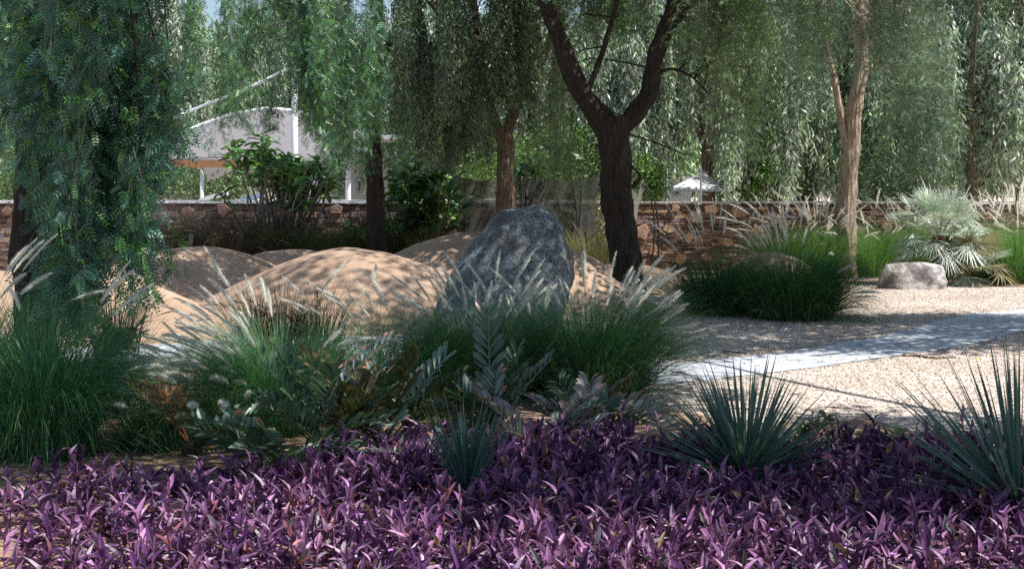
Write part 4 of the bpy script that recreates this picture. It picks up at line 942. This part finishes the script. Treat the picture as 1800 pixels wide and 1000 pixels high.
cycad(gnd(745, 838), 'low pale cycad with fronds lying over the purple leaves', fan(8, [cb, cp, cb], .35, .5, (.9, 1.35)))
cycad(gnd(335, 800), 'sparse cycad with rust coloured dry fronds beside the silvery plumes', [(2.9, .7, .35, .5, ORG, None, 0), (2.5, .55, .4, .42, ORG, None, 0), (.2, .9, .5, .4, CYG, None, 0), (-.6, .8, .5, .4, CYG, None, 0)])
cycad(gnd(950, 815), 'straggling cycad with pale leaflets on bare stalks at the edge of the purple bed', fan(8, [cp, cb, cp], .35, .5, (.6, 1.3)))
cycad(gnd(625, 770), 'cycad half hidden behind the silver blue frond, farthest back of the group', fan(7, [cg, cg, cb, co], .45, .6, (.2, .8)))

# ------------------------------------------------------------------ small leafy shrubs
def rosettes(name, base, label, cat, tips, T, ll, col, alt, palt, mt, per=12, stemr=.008, group=None, up=.5, flowers=None, bark=(.2, .17, .13)):
    root = thing(name, base, label, cat, group); st = MB(); lf = MB(); b = np.asarray(base, float)
    for t in tips:
        t = np.asarray(t); mid = (b + t) / 2 + rng.normal(0, .06, 3) * np.linalg.norm(t - b); st.tube(smooth_path([b + rng.normal(0, .02, 3) * [1, 1, 0], mid, t], 9), np.linspace(stemr, stemr * .5, 9), 6, bark, cap=False)
        n = per; a = rng.uniform(0, 6.3, n); e = rng.uniform(-.3, 1.0, n) + up - .5
        d_ = nrm(np.column_stack([np.cos(a) * np.cos(e), np.sin(a) * np.cos(e), np.sin(e)])); p = t[None] - np.array([0, 0, 1]) * (rng.random(n) * ll * .8)[:, None]
        lf.inst(T, p, basis(d_, np.tile([0., 0, 1], (n, 1)) + rng.normal(0, .3, (n, 3))) * (ll * rng.uniform(.7, 1.1, n))[:, None, None], jitter(col, n, .25, alt, palt))
    st.build('stems', M_BARK, root); lf.build('foliage', mt, root)
    if flowers:
        for fp, fc, fs in flowers:
            f = MB(); n = 12; a = np.arange(n) * 2.4; e = rng.uniform(0, 1.2, n); d_ = np.column_stack([np.cos(a) * np.cos(e), np.sin(a) * np.cos(e), np.sin(e)])
            f.inst(OVAL, np.tile(fp, (n, 1)), basis(nrm(d_), rdir(n)) * fs, jitter(fc, n, .15)); f.build('flower', M_LEAF, root)
    return root
def blob(px, py, d, rx, ry, n, dy=.4): return [at(px + rng.normal(0, rx), py + rng.normal(0, ry), d + rng.normal(0, dy)) for _ in range(n)]
OB2 = strip([.03, .13, .2, .17, .02], [0, .3, .6, .85, 1], .3, .15)
rosettes('leafy_shrub', gnd(1585, 845), 'low shrub with yellow green rounded leaves at the edge of the purple bed', 'shrub', blob(1590, 772, 8.3, 42, 8, 13, .12), OB2, .105, (.24, .26, .05), (.22, .3, .27), .4, M_WAX, 9)
rosettes('leafy_shrub', gnd(1425, 850), 'low olive shrub half hidden behind the wide yucca', 'shrub', blob(1425, 755, 8.3, 18, 25, 9, .12), OB2, .09, (.10, .12, .03), (.2, .2, .05), .3, M_WAX, 9)
rosettes('flowering_shrub', gnd(205, 735), 'narrow leaved shrub with a single pink flower cluster', 'shrub', blob(195, 610, 10.4, 35, 32, 16, .15), LANCE, .12, (.05, .10, .04), (.1, .17, .06), .2, M_WAX, 16,
         flowers=[(at(208, 630, 10.2), (.6, .12, .28), .035), (at(203, 636, 10.2), (.65, .2, .35), .03)])
# frangipanis
PLM = strip([.02, .12, .16, .13, .01], [0, .3, .6, .85, 1], .35, .3)
FR = 'frangipani trees behind the mounds'
rosettes('frangipani_tree', at(500, 0, 27.5) * [1, 1, 0], 'multi stemmed frangipani with long glossy leaves in front of the pavilion', 'tree',
         blob(455, 275, 27.2, 28, 22, 16) + blob(545, 285, 27.2, 28, 20, 14) + blob(500, 300, 27.2, 45, 22, 18) + blob(510, 330, 27.2, 40, 12, 6), PLM, .34, (.09, .20, .075), (.22, .36, .1), .3, M_WAX, 14, .028, FR, bark=(.36, .3, .25))
rosettes('frangipani_tree', at(745, 0, 27.8) * [1, 1, 0], 'dense dark leafed frangipani between the slim dark trunk and the net screen', 'tree',
         blob(745, 320, 27.6, 32, 26, 40) + blob(745, 375, 27.4, 30, 20, 26), PLM, .34, (.08, .18, .06), (.2, .34, .08), .25, M_WAX, 14, .025, FR)
rosettes('frangipani_tree', at(945, 0, 28.2) * [1, 1, 0], 'frangipani with white blossoms showing above the net screen', 'tree',
         blob(945, 290, 28, 20, 12, 16), PLM, .32, (.06, .12, .05), (.15, .24, .08), .2, M_WAX, 13, .025, FR,
         flowers=[(at(x, y, 27.7), (.8, .8, .75), .08) for x, y in ((942, 266), (950, 262), (960, 269), (1012, 275), (938, 272), (1018, 280))])
rosettes('leafy_shrub', at(640, 0, 27) * [1, 1, 0], 'small broad leafed shrub at the foot of the slim dark trunk', 'shrub', blob(625, 400, 26.0, 8, 10, 6, .15), PLM, .2, (.1, .2, .06), None, 0, M_WAX, 10)
rosettes('leafy_shrub', at(690, 0, 26.8) * [1, 1, 0], 'light green shrub between the slim dark trunk and the dark frangipani', 'shrub', blob(690, 395, 26.3, 12, 16, 14, .2), OB2, .14, (.1, .2, .06), (.2, .32, .1), .3, M_WAX, 10)
# hedge-like bushes behind the walls
def bush(px, py, d, rx, rz, n, ls, col, alt, label):
    c = at(px, py, d); root = thing('bush', c * [1, 1, 0], label, 'bush', 'green bushes behind the wall')
    k = max(8, n // 90); cc = rdir(k) * rng.random((k, 1)) ** .4 * [rx, rx * .8, rz] + c; i = rng.integers(0, k, n)
    p = cc[i] + rng.normal(0, .2 * min(1, rx), (n, 3)); p[:, 2] = np.maximum(p[:, 2], .05); lf = MB(); lf.inst(OVAL, p, basis(rdir(n), rdir(n)) * ls * rng.uniform(.6, 1.2, (n, 1, 1)), jitter(col, n, .3, alt, .3)); lf.build('foliage', M_LEAF, root)
    st = MB()
    for q in cc[:20]: st.tube(smooth_path([c * [1, 1, 0] + rng.normal(0, .1, 3) * [1, 1, 0], (c * [1, 1, 0] + q) / 2 + rng.normal(0, .1, 3), q], 6), np.linspace(.03, .008, 6), 5, BARK_MD, cap=False)
    st.build('stems', M_BARK, root)
bush(810, 250, 33, 1.4, 1.3, 9000, .09, (.09, .17, .04), (.17, .27, .06), 'rounded bright green bush under the flat white roof')
bush(1000, 290, 33, 1.3, 1.0, 7000, .09, (.10, .18, .05), (.2, .3, .08), 'bright green bush behind the net screen')
bush(1310, 310, 33, .6, .7, 3500, .09, (.08, .17, .04), (.16, .28, .07), 'upright bright green bush behind the wall, right of the white canopy')
bush(1145, 310, 32, .5, .5, 2500, .09, (.12, .22, .05), (.2, .32, .08), 'light green bush behind the forked trunk')
bush(20, 330, 33, 1.2, .6, 4000, .09, (.08, .15, .05), (.15, .24, .08), 'low bush behind the wall at the left edge')
bush(350, 315, 44, 2.0, .8, 5000, .1, (.10, .17, .07), (.18, .26, .12), 'clipped bush seen under the pavilion canopy')
bush(1560, 330, 33, 1.2, .7, 4500, .09, (.09, .15, .07), (.17, .23, .12), 'low bush behind the wall above the low rock')
bush(1390, 325, 34, .9, .8, 3500, .09, (.07, .13, .05), (.14, .2, .09), 'low bush behind the wall left of the lone pale trunk')
bush(1000, 395, 28.6, .9, .5, 2600, .07, (.09, .13, .05), (.18, .2, .1), 'thin bush behind the lower part of the net screen')

# ------------------------------------------------------------------ fan palm
def fan_palm():
    base = at(1655, 0, 24.9) * [1, 1, 0]; root = thing('fan_palm', base, 'silvery blue fan palm beside the low grey rock', 'palm')
    mb = MB(); mb.tube(smooth_path([base, base + [-.02, 0, .4], base + [-.04, 0, .8]], 20), np.linspace(.12, .09, 20), 14, (.16, .1, .06), .6, .3); mb.build('trunk', M_BARK, root)
    mb = MB(); n = 500; z = rng.uniform(.1, .8, n); a = rng.uniform(0, 6.3, n); p = base + np.column_stack([np.cos(a) * .1, np.sin(a) * .1, z]); d_ = np.column_stack([np.cos(a), np.sin(a), rng.uniform(.6, 1.6, n)])
    mb.inst(DIAMOND, p, basis(nrm(d_), rdir(n)) * .14, jitter((.2, .12, .06), n, .3)); mb.build('leaf_bases', M_DRY, root)
    for k in range(64):
        low = k >= 40; kk = (k - 40) / 24 if low else k / 40
        az = k * 2.399; th = .2 + (1.45 if low else 1.7) * kk ** .8
        s = base + ([.5, -.1, .25] if low else [-.04, 0, .8])
        dv = np.array([math.sin(th) * math.cos(az), math.sin(th) * math.sin(az) * .8, math.cos(th)]); ln = rng.uniform(.5, .8) * (.75 if low else 1)
        e = s + dv * ln + [0, 0, -.06 * th]; mb = MB(); mb.tube(smooth_path([s, (s + e) / 2 + [0, 0, .04], e], 6), np.linspace(.008, .005, 6), 5, (.25, .3, .22), cap=False)
        m = 26; an = np.linspace(-1.9, 1.9, m); u = nrm(np.cross(dv, [0, 0, 1.])); v = nrm(dv + [0, 0, -.25 * th]); w2 = np.cross(u, v)
        rr = rng.uniform(.36, .48); dd = u[None] * np.sin(an)[:, None] + v[None] * np.cos(an)[:, None] + w2[None] * (-.25 + .1 * rng.normal(size=(m, 1))) * (1 if rng.random() < .5 else -1); dd = nrm(dd)
        S = 5; sv = np.linspace(0, 1, S); P = e[None, None] + dd[:, None] * (sv[None] * rr)[..., None]; P[..., 2] -= .07 * sv[None] ** 2; P[..., 2] = np.maximum(P[..., 2], .02)
        dead = low and rng.random() < .45
        mb.ribbons(P, np.array([.004, .011, .011, .007, .001])[None].repeat(m, 0), nrm(np.cross(dd, w2[None] + rng.normal(0, .25, (m, 3)))), jitter((.34, .28, .18) if dead else (.42, .48, .43), m, .15)); mb.build('frond', M_WAX, root)
fan_palm()

# ------------------------------------------------------------------ purple ground cover
def purple():
    poly = gpoly([(-120, 872), (230, 868), (430, 858), (600, 850), (760, 838), (1100, 838), (1300, 850), (1500, 838), (1700, 845), (1950, 845)]) + [(4.2, 3.9), (-4.2, 3.9)]
    S = scatter(poly, 6600)
    ext = scatter(gpoly([(540, 850), (620, 822), (760, 812), (1100, 812), (1300, 826), (1500, 818), (1700, 822), (1950, 820), (1950, 846), (560, 846)]), 1500)
    ext = ext[np.array([mnoise.noise(Vector((x * 1.8, y * 3, 5))) for x, y in ext]) > -.2]; S = np.concatenate([S, ext])
    px = 900 + S[:, 0] / S[:, 1] * FPX; py = HOR + CAMH * FPX / S[:, 1]
    thin = (px < 380) & (py > 880) & (py < 1250) & (rng.random(len(S)) < .78 - px.clip(0, 999) / 560)
    thin |= (px < 430) & (py < 890) & (rng.random(len(S)) < .35)
    S = S[~thin]; n = len(S)
    mb = MB(); H = (rng.uniform(.09, .21, n) + .12 * (rng.random(n) < .07)) * (1 + .25 * np.array([mnoise.noise(Vector((x * 2.5, y * 2.5, 0))) for x, y in S]) * 2.6).clip(.4, 1.5)
    az = rng.uniform(0, 6.3, n); ln = rng.uniform(.0, .5, n); b = np.column_stack([S, np.zeros(n)]); d0 = nrm(np.column_stack([np.cos(az) * ln, np.sin(az) * ln, np.ones(n)]))
    s = np.linspace(0, 1, 4); P = b[:, None] + d0[:, None] * (s[None] * H[:, None])[..., None]; mb.ribbons(P, np.full((n, 4), .0035), nrm(np.column_stack([rng.normal(size=(n, 2)), np.zeros(n)])), jitter((.22, .08, .16), n, .3))
    per = 8; m = n * per; i = np.repeat(np.arange(n), per); k = np.tile(np.arange(per), n); t = (k + .6) / per
    p = b[i] + d0[i] * (H[i] * t)[:, None]; a = az[i] + k * 2.6 + rng.normal(0, .5, m); e = .2 + 1.0 * t + rng.normal(0, .25, m)
    d_ = nrm(np.column_stack([np.cos(a) * np.cos(e), np.sin(a) * np.cos(e), np.sin(e)])); sz = rng.uniform(.055, .115, m) * (1 - .3 * (t > .93))
    tone = rng.random(n)[i][:, None]; C = np.where(tone < .6, np.array([[.08, .026, .095]]), np.array([[.27, .12, .25]])); C = np.where(tone > .97, np.array([[.2, .07, .09]]), C) * (1 + rng.normal(0, .25, (m, 1))).clip(.5, 1.6)
    dd = rng.random(m); C = np.where((dd < .02)[:, None], np.array([[.24, .15, .09]]), C); C = np.where((dd > .97)[:, None], np.array([[.13, .12, .13]]), C)
    Lf = strip([.05, .125, .135, .08, .004], [0, .2, .45, .78, 1], .75, .28); kk = len(Lf[0]); CC = np.repeat(C[:, None], kk, 1)
    CC[:, [0, 2, 3, 5, 6, 8, 9, 11]] *= 1.25
    mb.inst(Lf, p, basis(d_, np.tile([0., 0, 1], (m, 1)) + rng.normal(0, .2, (m, 3))) * sz[:, None, None], CC.clip(0, .9))
    f = rng.random(n) < .07; fp = (b + d0 * H[:, None])[f] + [0, 0, .015]; q = len(fp) * 3
    fi = np.repeat(np.arange(len(fp)), 3); fa = np.tile([0, 2.09, 4.19], len(fp)) + rng.uniform(0, 6, len(fp))[fi]; fd = nrm(np.column_stack([np.cos(fa), np.sin(fa), np.full(q, .7)]))
    mb.inst((OVAL[0] * [2.4, 1, 1], OVAL[1], None), fp[fi], basis(fd, np.tile([0., 0, 1], (q, 1))) * .016, jitter((.68, .3, .8), q, .15))
    o = mb.build('purple_heart_groundcover', M_PURP); tag(o, 'dense purple leaved ground cover with tiny violet flowers along the front', 'ground cover', kind='stuff')
purple()

# ------------------------------------------------------------------ small things on the ground
for pts, lb in (([(-30, 905), (60, 897), (160, 906), (260, 900), (420, 896)], 'black drip irrigation hose in the shaded soil at the back of the purple bed'), ([(-30, 985), (60, 988), (130, 984), (220, 990)], 'black drip irrigation hose lying on the sunlit soil at the lower left'), ([(60, 935), (100, 944), (150, 942), (240, 948)], 'short black hose piece with a dripper on the lit soil')):
    P = smooth_path([gnd(x, y) + [0, 0, .012] for x, y in pts], 30); mb = MB(); mb.tube(P, [.008] * 30, 8, (.02, .02, .025)); o = mb.build('irrigation_hose', M_BLACK, smooth=True); tag(o, lb, 'hose', 'drip irrigation hoses')
for pts, r, lb, c in (([(1588, 627), (1610, 627), (1640, 631), (1680, 630)], .018, 'thin grey fallen branch lying on the gravel below the path', (.3, .25, .2)),
                      ([(1462, 745), (1490, 741), (1520, 738), (1532, 732)], .012, 'pale curved root lying on the dark soil beside the wide yucca', (.5, .38, .28)),
                      ([(1270, 619), (1290, 620), (1312, 622)], .01, 'short dark twig on the gravel left of the path', (.12, .08, .05))):
    P = smooth_path([gnd(x, y) + [0, 0, r * .9] for x, y in pts], 18); mb = MB(); mb.tube(P, np.linspace(r, r * .5, 18), 8, c, .4); o = mb.build('fallen_branch', M_BARK, smooth=True); tag(o, lb, 'branch', 'fallen wood on the ground')
